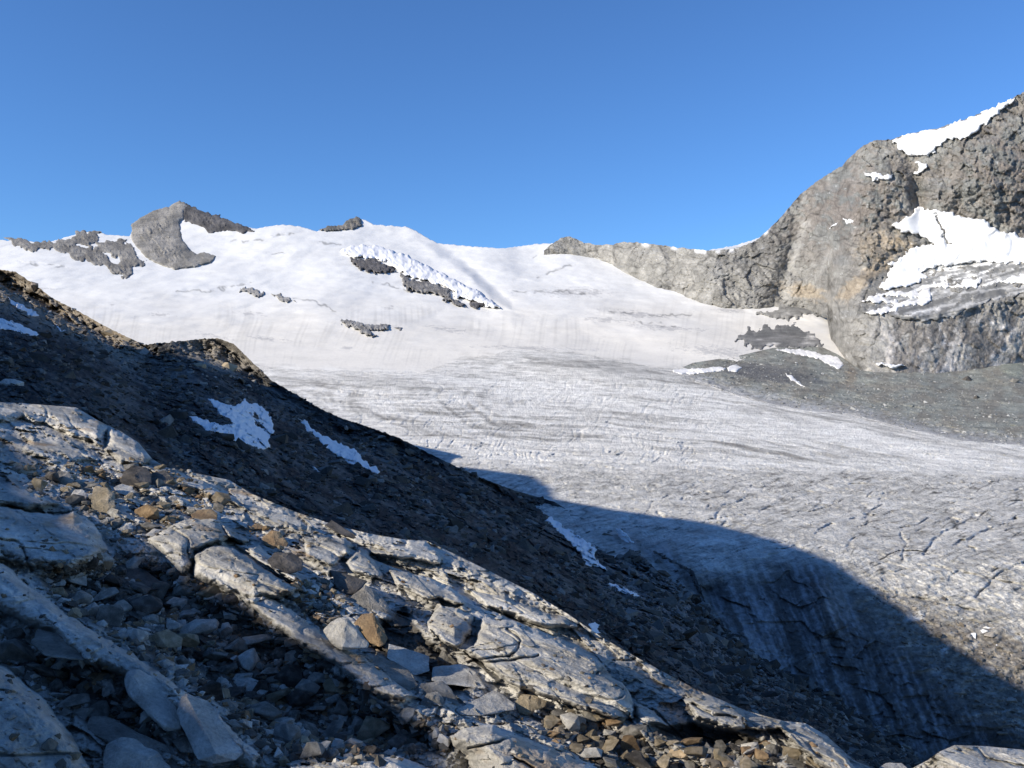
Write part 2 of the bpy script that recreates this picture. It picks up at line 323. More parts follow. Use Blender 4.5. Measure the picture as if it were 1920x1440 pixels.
# rock peaks and outcrops standing out of the snow
def peak_rel(px, py, D):
    rx = np.interp(py, [377, 430, 500], [338, 331, 362]) + 3 * fbm(py / 14, py * 0, 3, 480); return crag(13, 14, 1)(px, py, D) - 1.5 * np.maximum(px - rx, 0) - .25 * np.maximum(rx - px, 0)
patch('rock_peak', 'grey pyramid shaped rock peak rising above the snow at the left skyline', 'rock peak',
      [[(247, 420), (262, 410), (280, 397), (300, 391), (315, 388), (337, 376), (352, 384), (345, 404), (336, 424), (342, 447), (352, 462), (366, 476), (384, 472), (404, 481), (396, 493), (372, 500), (352, 503), (330, 505), (300, 498), (275, 484), (258, 466), (247, 448)]],
      Dg, M_far, rock_col(A(.235, .222, .198), A(.34, .32, .288), 3), 60, 30, 1.3, (4, 14), peak_rel, kind='structure', seed=1)
patch('summit_ridge', 'rock ridge darkened as in shade, falling right from the pyramid peak with snow below it', 'rock ridge',
      [[(337, 376), (360, 388), (385, 398), (410, 405), (440, 418), (470, 427), (478, 433), (455, 436), (425, 432), (398, 436), (372, 424), (345, 414), (334, 400)]],
      Dg, M_far, rock_col(A(.085, .082, .082), A(.16, .152, .148), 4), 24, 10, 1.3, (6, 12), crag(12, 12, 2), kind='structure', seed=2)  # shade of the right-facing side painted into this darker rock colour
patch('rock_ridge', 'long low grey rock ridge streaked with snow left of the pyramid peak', 'rock ridge',
      [[(2, 449), (20, 446), (60, 455), (95, 455), (130, 446), (150, 437), (175, 433), (190, 440), (180, 452), (215, 452), (246, 446), (250, 470), (268, 484), (277, 492), (255, 500), (247, 510), (238, 520), (218, 516), (190, 498), (160, 490), (135, 484), (112, 470), (80, 464), (60, 472), (30, 460)]],
      Dg, M_far, rock_col(A(.20, .188, .17), A(.29, .275, .25), 5), 22, 8, 1.3, (10, 17), crag(12, 13, 3), kind='structure', seed=3,
      holes=[[(178, 440), (196, 438), (218, 447), (216, 452), (190, 446)], [(232, 452), (246, 441), (252, 462), (236, 458)], [(190, 478), (208, 474), (232, 490), (222, 496)], [(142, 458), (160, 458), (162, 463), (145, 462)], [(250, 474), (266, 482), (276, 494), (262, 492)], [(170, 458), (182, 462), (176, 468)]])
patch('summit_rock', 'small dark rock summit on the crest of the snow dome', 'rock peak',
      [[(598, 432), (612, 424), (640, 423), (652, 412), (668, 406), (678, 412), (678, 424), (664, 430), (640, 432), (615, 434)]],
      Dg, M_far, rock_col(A(.15, .145, .13), A(.24, .22, .19), 6), 50, 8, 1.6, (4, 9), crag(20, 9, 4), kind='structure', seed=4)
OUT = 'rock outcrops poking through the snow basin'
for i, (lab, pol, c, lf) in enumerate((
    ('dark rock step under the left end of the white ice cliff', [(655, 482), (680, 486), (700, 484), (722, 494), (742, 505), (728, 511), (705, 513), (685, 508), (666, 500)], DARKR, 45),
    ('brown grey rock band under the middle of the white ice cliff', [(745, 508), (762, 516), (770, 524), (800, 527), (828, 536), (846, 543), (842, 556), (862, 566), (876, 574), (870, 577), (842, 566), (828, 564), (835, 556), (800, 549), (782, 548), (762, 542), (755, 526)], GREYR, 45),
    ('small dark rock at the right tip of the white ice cliff', [(878, 568), (890, 564), (908, 566), (902, 576), (888, 580)], DARKR, 35),
    ('small light grey rock with a snow gap, highest outcrop in mid snowfield', [(450, 541), (468, 537), (482, 543), (496, 551), (486, 558), (474, 552), (466, 549), (452, 547)], rock_col(A(.3, .29, .27), A(.42, .40, .37), 7), 25),
    ('thin light grey rock just right of the highest outcrop in mid snowfield', [(505, 551), (525, 551), (540, 557), (553, 564), (540, 567), (522, 561)], rock_col(A(.3, .29, .27), A(.42, .40, .37), 8), 22),
    ('broken grey rock band low in the middle of the snowfield', [(637, 599), (655, 600), (680, 606), (700, 609), (720, 607), (733, 610), (728, 618), (712, 620), (694, 620), (704, 630), (690, 632), (668, 618), (655, 612), (642, 608)], rock_col(A(.24, .23, .22), A(.38, .37, .35), 9), 25),
    ('thin grey rock right of the broken low rock band', [(735, 610), (752, 613), (760, 618), (742, 616)], rock_col(A(.26, .25, .24), A(.38, .37, .35), 10), 14))):
    patch('rock_outcrop', lab, 'rock outcrop', [pol], Dg, M_far, c, lf, 5, 1.4, (7, 8), crag(8, 8, 10 + i), group=OUT, seed=10 + i)
def serac(px, py, D):
    wq = fbm(px / 26, py / 18, 3, 61); return 12 * facet((px + .3 * py) / 24 + .8 * wq, (py - .5 * px) / 15 + .5 * wq, 62) + 7 * facet(px / 9 + wq, (py - .5 * px) / 10, 64) + 26 * fbm(px / 30, py / 22, 3, 63)
patch('ice_cliff', 'jagged white ice cliff with broken seracs across the snow dome', 'ice cliff',
      [[(640, 470), (655, 462), (680, 461), (700, 460), (735, 468), (770, 482), (805, 500), (835, 516), (870, 533), (900, 548), (925, 566), (940, 577), (915, 577), (898, 568), (880, 562), (852, 556), (846, 543), (828, 535), (800, 526), (772, 522), (745, 506), (722, 492), (700, 484), (672, 484), (655, 480)]],
      Dg, M_snow, lambda px, py, D: np.broadcast_to(A(.82, .82, .83), px.shape + (3,)), 64, 6, 1.4, (6, 12), serac, kind='structure', seed=30)

# ------------------------------------------------------------------ the rock wall and the big mountain on the right
RSKY = curve([(1020, 470), (1036, 456), (1050, 448), (1062, 442), (1076, 446), (1095, 455), (1120, 459), (1145, 459), (1165, 454), (1200, 455), (1240, 460), (1290, 466), (1330, 470), (1380, 466), (1416, 452), (1430, 440), (1450, 422), (1470, 400),
              (1500, 365), (1525, 345), (1550, 328), (1580, 310), (1598, 290), (1620, 272), (1640, 263), (1670, 262), (1700, 252), (1760, 240), (1820, 220), (1880, 195), (1905, 180), (1922, 172), (2000, 130), (2150, 110), (2330, 160)])
RFOOT = curve([(1020, 473), (1050, 470), (1090, 480), (1120, 480), (1148, 482), (1160, 505), (1178, 514), (1215, 528), (1240, 545), (1290, 552), (1330, 572), (1370, 574), (1420, 580), (1470, 574), (1500, 578), (1532, 577), (1551, 584), (1557, 620), (1562, 655), (1576, 684), (1600, 700), (1700, 705), (1800, 700), (1920, 690), (2330, 680)])
BENCH = curve([(1020, 460), (1500, 500), (1560, 570), (1650, 590), (1750, 590), (1850, 570), (1960, 545), (2330, 520)])
_g = np.arange(900, 2500, 5.0); _kk = np.exp(-(np.arange(-30, 31) * 5.0 / 38) ** 2); _kk /= _kk.sum()
_v = np.convolve(np.pad(D0(RFOOT(_g)), 30, 'edge'), _kk, 'valid') - 12
RDF = lambda px: np.interp(px, _g, _v)
def Dr(px, py, rel=True):
    sk, ft, bn = RSKY(px), RFOOT(px), BENCH(px)
    df = RDF(px)
    k = smooth(1470, 1740, px)                       # right of here the face has a bench with a small glacier
    # plain wall (left)
    t = np.clip((ft - py) / np.maximum(ft - sk, 4), 0, 1.15)
    hw = (ft - sk) / F * df
    wall = df + hw * (.75 * t + .4 * t * t)
    # benched face (right)
    yb2 = bn - 80
    tb = np.clip((ft - py) / (ft - bn), 0, 1); t2 = np.clip((bn - py) / (bn - yb2), 0, 1); t3 = np.clip((yb2 - py) / np.maximum(yb2 - sk, 4), 0, 1.2)
    ben = df + 110 * tb + 300 * t2 ** .9 + (yb2 - sk) / F * df * .5 * t3 * (1 + .3 * t3)
    ben = ben - .95 * np.clip(px - 1590, 0, 450) * (.25 * tb + .45 * t2 + .3 * np.clip(t3, 0, 1))
    d = wall * (1 - k) + ben * k
    # spurs and gullies
    d = d - 70 * gauss(px, py, 1570, 620, 26, 60, -5) + 40 * gauss(px, py, 1722, 370, 16, 70, -12) - 40 * gauss(px, py, 1640, 340, 80, 80, 20) - 60 * gauss(px, py, 1850, 330, 90, 90, 30)
    d = d + 26 * gauss(px, py, 1475, 500, 14, 90, 15) - 45 * gauss(px, py, 1330, 510, 30, 60, 0) - 50 * gauss(px, py, 1180, 490, 22, 40, -10) + 45 * gauss(px, py, 1260, 500, 14, 60, -8)
    if rel:
        wq = 1.0 * fbm(px / 80, py / 80, 3, 501)
        lowc = 1 - .6 * smooth(560, 600, py) * smooth(1580, 1640, px)
        d = d - (1 - .35 * smooth(1560, 1660, px)) * lowc * 20 * ridged((px + .25 * py) / 75 + wq * .5, py / 120 + wq * .4, 5, 502, .55) * (.6 if rel == 'big' else 1)
    if rel is True:
        d = d - lowc * (0 + 8.5 * facet((px + .3 * py) / 30 + .5 * wq, (py - .25 * px) / 24 + .5 * wq, 503) + 4.5 * facet((px + .2 * py) / 12 + .6 * wq, (py - .2 * px) / 11, 504) + 1.6 * facet(px / 5 + wq, py / 5.5, 505) + 2.2 * fbm(px / 7, py / 7, 3, 506))
    return d
def rface_col(px, py, D):
    n1, n2, n3 = fbm(px / 45, py / 38, 5, 511, .6), fbm(px / 12, py / 10, 4, 512, .6), fbm(px / 90, py / 22, 4, 513)
    c = mix(A(.225, .218, .20), A(.30, .288, .262), smooth(-.4, .4, n1 + .4 * n2))
    k = np.clip(gauss(px, py, 1600, 380, 150, 100, -20) + gauss(px, py, 1900, 320, 130, 140, 0), 0, 1)
    c = mix(c, mix(A(.225, .20, .178), A(.185, .19, .182), smooth(-.15, .25, n1 + .4 * n2)), k)          # brown and green-grey upper face
    c = mix(c, A(.31, .27, .22), smooth(.35, .7, .9 * gauss(px, py, 1650, 460, 55, 40, -20) + .5 * n2))
    oc = np.maximum.reduce([gauss(px, py, 1505, 545, 60, 18, 15), gauss(px, py, 1640, 505, 45, 16, -35), gauss(px, py, 1600, 540, 50, 18, -40), gauss(px, py, 1690, 455, 50, 14, 10) * .8])
    c = mix(c, A(.42, .33, .22), smooth(.35, .8, oc + .45 * n2) * .55)                                  # ochre bands
    lw = smooth(560, 600, py) * smooth(1600, 1680, px)
    c = mix(c, mix(A(.30, .295, .28), A(.46, .44, .42), smooth(-.25, .4, n1 + .5 * n2)), lw)             # pale polished cliff at the foot
    c = mix(c, A(.16, .145, .13), lw * smooth(.28, .5, ridged((px + .35 * py) / 34 + .5 * n1, py / 90, 3, 516)) * .7 * smooth(1650, 1690, px))
    c = mix(c, A(.20, .205, .205), smooth(.2, .6, n3) * .5 * (1 - lw))
    c = mix(c, A(.62, .62, .61), smooth(.62, .72, n2 + .25 * n1) * smooth(240, 330, py) * .55)
    wq = fbm(px / 60, py / 60, 3, 530); c = c * (1 + .16 * facet((px + .3 * py) / 15 + .5 * wq, (py - .25 * px) / 12 + .5 * wq, 531, 1.0) + .10 * facet(px / 5.5, py / 5, 532, 1.0))[..., None]
    ck = np.abs(perlin((px + .45 * py) / 26 + .8 * wq, (py - .4 * px) / 60, 533)); ck2 = np.abs(perlin((py - .22 * px) / 15 + .8 * wq, (px + .3 * py) / 70, 534))
    c = c * (1 - .38 * np.exp(-(ck / .045) ** 2) - .30 * np.exp(-(ck2 / .05) ** 2))[..., None]
    for ln, wd, a in (([(1510, 420), (1490, 480), (1478, 530), (1468, 578)], 9, .6), ([(1345, 500), (1330, 545), (1320, 570)], 10, .5), ([(1420, 520), (1405, 574)], 8, .5), ([(1560, 470), (1530, 520)], 7, .35)):
        c = mix(c, A(.40, .39, .365), a * np.exp(-(linedist(px + 5 * n2, py, ln) / wd) ** 2))
    sn = np.exp(-((py - RSKY(px) - 2) / 4.0) ** 2) * smooth(.0, .3, perlin(px / 26, px * 0, 519)) * smooth(1130, 1160, px) * (1 - smooth(1430, 1460, px))
    return mix(c * 1.13, A(.82, .82, .82), np.clip(sn * 1.5, 0, 1))
def rface():
    u = np.arange(1020, 2330, 1.7); n = 300; r = np.linspace(0, 1, n)
    top = RSKY(u) + 2.6 * fbm(u / 11, u * 0, 4, 521, .6); ft = RFOOT(u) + 14 + 5 * fbm(u / 16, u * 0, 4, 522)
    back = np.array([90, 50, 25, 10, 3])
    PY = np.concatenate([top[None] + back[:, None], top[None] * (1 - r[:, None]) + ft[None] * r[:, None]]); PX = np.broadcast_to(u, PY.shape)
    D = np.empty(PY.shape); D[5:] = Dr(PX[5:], PY[5:])
    for k, b in enumerate(back): D[k] = D[5] * (1 + .0014 * b ** 1.1 + .002)
    D[-6:] += np.linspace(0, 40, 6)[:, None]
    o = grid_mesh('mountain', PX, PY, D, M_far, rface_col(PX, PY, D))
    tag(o, 'big grey brown rock mountain filling the right side with a rock wall running left', 'mountain', kind='structure')
rface()
SP = 'snow patches on the right mountain'
DrS = lambda px, py: Dr(px, py, 'big') - 5
for i, (lab, pols, lf, st, hl) in enumerate((
    ('large white snow cap on the right skyline under the summit', [[(1672, 263), (1700, 251), (1760, 241), (1822, 219), (1880, 194), (1905, 181), (1898, 192), (1872, 212), (1850, 232), (1826, 250), (1812, 259), (1800, 262), (1778, 262), (1762, 273), (1748, 288), (1740, 292), (1722, 290), (1708, 292), (1690, 282), (1680, 274)]], 30, 1.7, []),
    ('ragged snow streak dripping below the snow cap in the gully', [[(1716, 300), (1728, 304), (1740, 306), (1734, 318), (1722, 330), (1710, 326), (1722, 316)]], 14, 1.5, []),
    ('small white snow patch high on the brown spur', [[(1618, 322), (1634, 322), (1650, 326), (1676, 328), (1664, 338), (1650, 336), (1636, 338)]], 14, 1.5, []),
    ('thin slanting snow patch on the left shoulder of the mountain', [[(1546, 427), (1562, 419), (1574, 413), (1571, 421)], [(1578, 411), (1590, 408), (1599, 412), (1596, 421), (1586, 419)]], 12, 1.4, []),
    ('big white hanging snowfield with a rockfall streak below the brown face', [[(1672, 424), (1690, 412), (1702, 406), (1714, 396), (1722, 389), (1744, 393), (1776, 396), (1804, 406), (1828, 411), (1850, 414), (1862, 428), (1880, 432), (1900, 436), (1925, 450), (1990, 470), (1990, 492), (1905, 494), (1830, 492), (1780, 498), (1740, 505), (1724, 508), (1742, 520), (1720, 530), (1690, 538), (1662, 544), (1648, 540), (1656, 528), (1664, 515), (1672, 502), (1664, 492), (1690, 484), (1706, 466), (1730, 460), (1752, 458), (1732, 446), (1710, 436), (1688, 434)]], 26, 1.8, [[(1754, 400), (1761, 412), (1771, 436), (1778, 455), (1785, 460), (1776, 458), (1767, 438), (1757, 414)]]),
    ('dirty patch of old snow along the lower edge of the hanging snowfield', [[(1612, 565), (1640, 553), (1670, 545), (1720, 546), (1742, 540), (1746, 562), (1736, 572), (1700, 574), (1680, 584), (1646, 590), (1622, 586), (1655, 578), (1680, 570), (1640, 566)]], 14, 1.6, [[(1650, 556), (1700, 556), (1722, 562), (1690, 566)]]),
    ('rounded snow tongue on the dark slope beside the dirty ice', [[(1750, 530), (1790, 534), (1812, 524), (1836, 520), (1840, 530), (1826, 540), (1796, 540), (1760, 540)]], 12, 1.5, []),
    ('white snow tongue at the right frame edge above the cliff', [[(1860, 530), (1890, 520), (1925, 512), (1960, 510), (1960, 530), (1900, 532)]], 12, 1.5, []),
    ('tiny white snow patch at the foot of the pale cliff', [[(1636, 680), (1662, 682), (1690, 684), (1700, 688), (1680, 691), (1655, 686)]], 8, 1.4, []))):
    patch('snow_patch', lab, 'snow patch', pols, DrS, M_snow, DSNOWC if 'dirty' in lab else SNOWC, 11, 5, st, (7, 11), None, group=SP, seed=50 + i, holes=hl, sink=16)
def bench_ice_col(px, py, D):
    wv = fbm(px / 50, py / 26, 3, 543); v = py + .28 * (px - 1700)
    n = fbm(px / 60 + wv, v / 7 + .8 * wv, 5, 541, .6); low = smooth(545, 600, v)
    c = mix(A(.22, .22, .215), A(.46, .455, .44), smooth(-.35, .25, n)); c = mix(c, A(.80, .79, .76), smooth(.1, .3, n + .4 * fbm(px / 34, py / 13, 4, 542, .6) - .35 * low))
    return mix(c, A(.17, .17, .165), smooth(.1, .4, fbm(px / 44 + wv, v / 12, 4, 544) + .3 * low))
patch('hanging_glacier', 'small dirty streaked hanging glacier on the ledge above the pale cliff', 'glacier',
      [[(1620, 588), (1650, 560), (1690, 545), (1725, 530), (1720, 502), (1770, 494), (1850, 488), (1990, 486), (1990, 530), (1925, 548), (1850, 566), (1800, 590), (1740, 605), (1690, 600), (1660, 586)]],
      lambda px, py: Dr(px, py, 'big') - 3, M_snow, bench_ice_col, 5, 6, 1.6, (10, 18), lambda px, py, D: 7 * fbm(px / 26, py / 14, 4, 546), kind='structure', seed=70, sink=18)

# ------------------------------------------------------------------ the moraine
MTOP = curve([(1240, 705), (1300, 680), (1380, 668), (1450, 652), (1540, 650), (1570, 664), (1600, 684), (1660, 688), (1760, 676), (1820, 680), (1890, 660), (1960, 655), (2330, 650)])
MBOT = curve([(1240, 706), (1300, 718), (1330, 726), (1400, 750), (1500, 772), (1600, 782), (1700, 808), (1800, 830), (1920, 842), (2330, 905)])
def Dm(px, py):
    d = D0(py); x = (px - CX) / F * d; t = (MBOT(px) - py) / np.maximum(MBOT(px) - MTOP(px), 5)
    b = np.clip(t, 0, 1); lift = 26 * np.sqrt(np.clip(b * 4, 0, 1)) * smooth(1240, 1330, px)
    n = 20 * fbm(x / 110, d / 160, 4, 601) + 7 * ridged(x / 30, d / 60, 4, 602) + 3.5 * fbm(x / 8, d / 16, 3, 603)
    d = d - 60 * gauss(px, py, 1900, 690, 50, 30, 0) - 40 * gauss(px, py, 1480, 700, 60, 25, 10) - 30 * gauss(px, py, 1700, 720, 60, 22, 5)
    return d - lift - n * smooth(0, .1, t) + 14 * smooth(.06, -.02, t)
def mor_col(px, py, D):
    n = fbm(px / 40, py / 18, 5, 611); n2 = fbm(px / 9, py / 4, 4, 612)
    c = mix(A(.235, .225, .195), A(.27, .28, .25), smooth(-.4, .4, n)); c = c * (1 + .22 * n2)[..., None]
    c = mix(c, A(.14, .14, .14), smooth(.3, .8, gauss(px, py, 1440, 700, 110, 22, 8) + .3 * n))
    c = mix(c, A(.26, .22, .17), .7 * smooth(.4, .9, gauss(px, py, 1595, 705, 16, 30, 0) + .3 * n2))
    c = mix(c, A(.25, .27, .23), .8 * smooth(.5, .8, gauss(px, py, 1898, 690, 34, 24, 20) + .1 * n2))
    e = (py - MBOT(px))
    return mix(c, A(.42, .42, .43), smooth(-34, 4, e + 14 * n2 + 8 * n) * .85)
def moraine():
    u = np.arange(1240, 2330, 1.8); r = np.linspace(0, 1, 110)
    PY = MTOP(u)[None] * (1 - r[:, None]) + (MBOT(u) + 6)[None] * r[:, None]; PX = np.broadcast_to(u, PY.shape)
    D = Dm(PX, PY)
    o = grid_mesh('moraine', PX, PY, D, M_mor, mor_col(PX, PY, D))
    tag(o, 'grey green rubble moraine between the glacier and the right mountain', 'moraine', kind='structure')
moraine()
patch('scree_cone', 'grey scree fan spreading from the wall foot onto the snow', 'scree',
      [[(1415, 586), (1450, 580), (1490, 572), (1520, 562), (1552, 566), (1560, 580), (1545, 588), (1510, 592), (1480, 598), (1440, 596)]],
      Dg, M_mor, rock_col(A(.24, .235, .22), A(.33, .32, .295), 72, 40, 10, A(.55, .53, .49)), 20, 12, 1.5, (12, 14), None, kind='structure', seed=72, sink=16)
patch('debris_slope', 'dark debris covered ice below the snow at the foot of the mountain spur', 'debris slope',
      [[(1375, 640), (1395, 622), (1440, 612), (1490, 612), (1520, 622), (1545, 640), (1540, 652), (1500, 655), (1460, 652), (1415, 650)]],
      Dg, M_mor, rock_col(A(.16, .16, .155), A(.24, .235, .225), 71, 50, 10, A(.60, .58, .545)), 12, 14, 1.5, (16, 15), None, kind='structure', seed=71, sink=16)
SP2 = 'snow patches left on the moraine'
for i, (lab, pol) in enumerate((('long flat snow patch along the upper edge of the moraine', [(1260, 692), (1320, 690), (1350, 687), (1362, 690), (1352, 696), (1300, 702), (1262, 700)]),
                                ('small oval snow patch at the right end of the long flat one', [(1363, 688), (1380, 684), (1393, 689), (1380, 698), (1364, 696)]),
                                ('narrow slanting snow strip in the middle of the moraine', [(1472, 699), (1486, 706), (1500, 718), (1512, 727), (1496, 720), (1480, 710)]),
                                ('ragged snow patch below the brown rock spur', [(1532, 668), (1550, 664), (1570, 670), (1584, 684), (1574, 693), (1556, 685), (1540, 676)]),
                                ('streaky snow strip crossing the top of the moraine', [(1450, 655), (1500, 654), (1535, 662), (1560, 676), (1530, 672), (1490, 664)]))):
    patch('snow_patch', lab, 'snow patch', [pol], lambda px, py: np.minimum(Dm(px, py), Dg(px, py)), M_snow, DSNOWC, 6, 4, 1.3, (3, 8), None, group=SP2, seed=80 + i, sink=8)

# ------------------------------------------------------------------ foreground bedrock (a dip slope falling to the right)
FTOP = curve([(-700, 640), (-200, 735), (0, 754), (43, 756), (143, 764), (187, 790), (225, 808), (260, 830), (285, 860), (310, 876), (370, 888), (430, 900), (470, 925), (560, 962), (640, 988), (700, 1002), (760, 1012), (800, 1014), (830, 1028), (900, 1062),
              (1000, 1112), (1060, 1148), (1130, 1196), (1200, 1236), (1300, 1290), (1400, 1333), (1470, 1352), (1510, 1356), (1551, 1380), (1600, 1425), (1640, 1442), (1700, 1446), (1740, 1425), (1760, 1410), (1790, 1397), (1848, 1399), (1920, 1406), (2100, 1430), (2600, 1520)])
SL = [  # outline, lift towards the viewer (m), rim width (px)
 ([(-300, 728), (0, 752), (43, 755), (143, 763), (187, 790), (203, 805), (194, 838), (123, 812), (73, 792), (43, 785), (0, 792), (-300, 780)], .9, 20),
 ([(207, 803), (235, 815), (260, 830), (283, 860), (267, 871), (227, 868), (197, 846)], 1.0, 16),
 ([(262, 870), (333, 885), (400, 911), (465, 958), (405, 934), (320, 908), (280, 884)], .5, 10),
 ([(277, 1010), (317, 988), (360, 969), (410, 975), (440, 1005), (400, 1018), (366, 1034), (358, 1070), (340, 1078), (305, 1042)], .6, 12),
 ([(362, 1040), (400, 1022), (440, 1028), (490, 1062), (560, 1105), (548, 1116), (500, 1122), (477, 1130), (362, 1082)], .65, 14),
 ([(410, 978), (467, 1013), (455, 1022), (432, 1010)], .45, 8), ([(440, 1022), (485, 1022), (567, 1088), (560, 1100), (500, 1062)], .55, 10),
 ([(-200, 930), (0, 950), (53, 957), (100, 967), (140, 960), (173, 977), (203, 1030), (187, 1047), (113, 1069), (0, 1051), (-200, 1010)], .7, 24),
 ([(-100, 900), (0, 905), (30, 907), (60, 920), (110, 947), (53, 953), (0, 948), (-100, 940)], .4, 10),
 ([(-200, 900), (0, 1055), (97, 1131), (167, 1178), (267, 1238), (347, 1298), (417, 1351), (487, 1415), (475, 1445), (400, 1402), (330, 1335), (233, 1268), (160, 1244), (95, 1190), (0, 1145), (-200, 1030)], .55, 20),
 ([(-200, 1080), (0, 1246), (80, 1308), (140, 1388), (185, 1470), (60, 1600), (-300, 1600), (-300, 1200)], .6, 26),
 ([(455, 1122), (501, 1120), (545, 1143), (605, 1191), (687, 1236), (785, 1311), (762, 1318), (710, 1313), (612, 1236), (545, 1198), (500, 1164)], .35, 14),
 ([(571, 1009), (650, 1008), (661, 1024), (631, 1058), (616, 1060), (575, 1043)], .45, 9), ([(646, 1057), (672, 1026), (689, 1035), (716, 1072), (717, 1085), (691, 1081), (661, 1070)], .5, 9),
 ([(691, 1035), (759, 1023), (770, 1011), (796, 1015), (828, 1044), (828, 1058), (785, 1051), (702, 1041)], .5, 9),
 ([(728, 1070), (792, 1079), (860, 1109), (876, 1132), (852, 1134), (822, 1122), (792, 1122), (740, 1092)], .5, 10),
 ([(800, 1164), (826, 1135), (856, 1139), (888, 1155), (884, 1192), (852, 1216), (811, 1190)], .6, 8),
 ([(867, 1219), (886, 1211), (905, 1158), (969, 1165), (1044, 1195), (1085, 1214), (1120, 1238), (1182, 1300), (1192, 1347), (1150, 1347), (1080, 1327), (960, 1285), (900, 1242)], .75, 13),
 ([(845, 1380), (875, 1364), (924, 1360), (969, 1379), (1025, 1401), (1062, 1413), (1120, 1436), (1150, 1500), (890, 1500), (878, 1415), (852, 1400)], .8, 16),
 ([(535, 1442), (612, 1429), (687, 1418), (747, 1416), (775, 1428), (830, 1450), (860, 1520), (535, 1520)], .8, 14),
 ([(1278, 1310), (1326, 1302), (1383, 1324), (1400, 1352), (1402, 1369), (1355, 1364), (1307, 1345)], .45, 9), ([(1392, 1344), (1465, 1348), (1472, 1369), (1404, 1368)], .4, 8),
 ([(1455, 1360), (1503, 1356), (1551, 1381), (1589, 1428), (1612, 1450), (1560, 1450), (1500, 1402)], .5, 9),
 ([(1750, 1411), (1786, 1396), (1819, 1391), (1848, 1398), (1920, 1405), (2150, 1430), (2150, 1560), (1770, 1560), (1756, 1425)], .8, 13),
 ([(879, 1109), (942, 1116), (1006, 1143), (1055, 1154), (1087, 1177), (1025, 1178), (912, 1141)], .45, 9),
 ([(590, 1090), (630, 1082), (665, 1090), (690, 1112), (640, 1110)], .3, 8), ([(1190, 1320), (1225, 1330), (1255, 1362), (1200, 1362)], .4, 8), ([(60, 815), (130, 830), (190, 862), (120, 866), (40, 845)], .35, 12)]
CRK = [[(360, 1084), (366, 1040), (400, 1020), (440, 1024), (467, 1014)], [(880, 1241), (955, 1229), (975, 1210), (978, 1200), (950, 1182)], [(1010, 1230), (960, 1236), (905, 1245)], [(0, 948), (53, 956), (100, 968)], [(203, 803), (195, 845)],
       [(700, 1040), (730, 1060), (800, 1070), (860, 1100)], [(880, 1400), (930, 1395), (960, 1380)], [(1190, 1235), (1150, 1240), (1120, 1262)], [(960, 1420), (1000, 1440)], [(1820, 1392), (1850, 1420), (1930, 1440)], [(320, 990), (350, 1010), (356, 1050)],
       [(500, 1060), (530, 1090), (560, 1098)], [(80, 757), (90, 780), (76, 800)], [(60, 1070), (40, 1020), (0, 1010)], [(560, 1164), (590, 1150)], [(640, 1216), (668, 1190)], [(1300, 1320), (1340, 1340), (1380, 1345)], [(120, 770), (140, 800), (130, 812)]]
PIT = [([(60, 1075), (200, 1045), (300, 1055), (360, 1095), (480, 1145), (620, 1245), (740, 1330), (830, 1375), (830, 1420), (560, 1420), (480, 1400), (420, 1335), (270, 1230), (100, 1125)], 1.1, 40),
       ([(640, 1200), (760, 1130), (800, 1190), (860, 1230), (900, 1290), (840, 1310), (760, 1260)], .5, 20), ([(20, 1200), (150, 1255), (280, 1340), (320, 1400), (200, 1400), (90, 1300)], .6, 24), ([(1200, 1370), (1300, 1350), (1400, 1372), (1450, 1400), (1300, 1410)], .5, 14)]
def Dplane(px, py):
    return -3.1 / np.minimum((CY - py) / F + .235 * (px - CX) / F + .03, -.05)
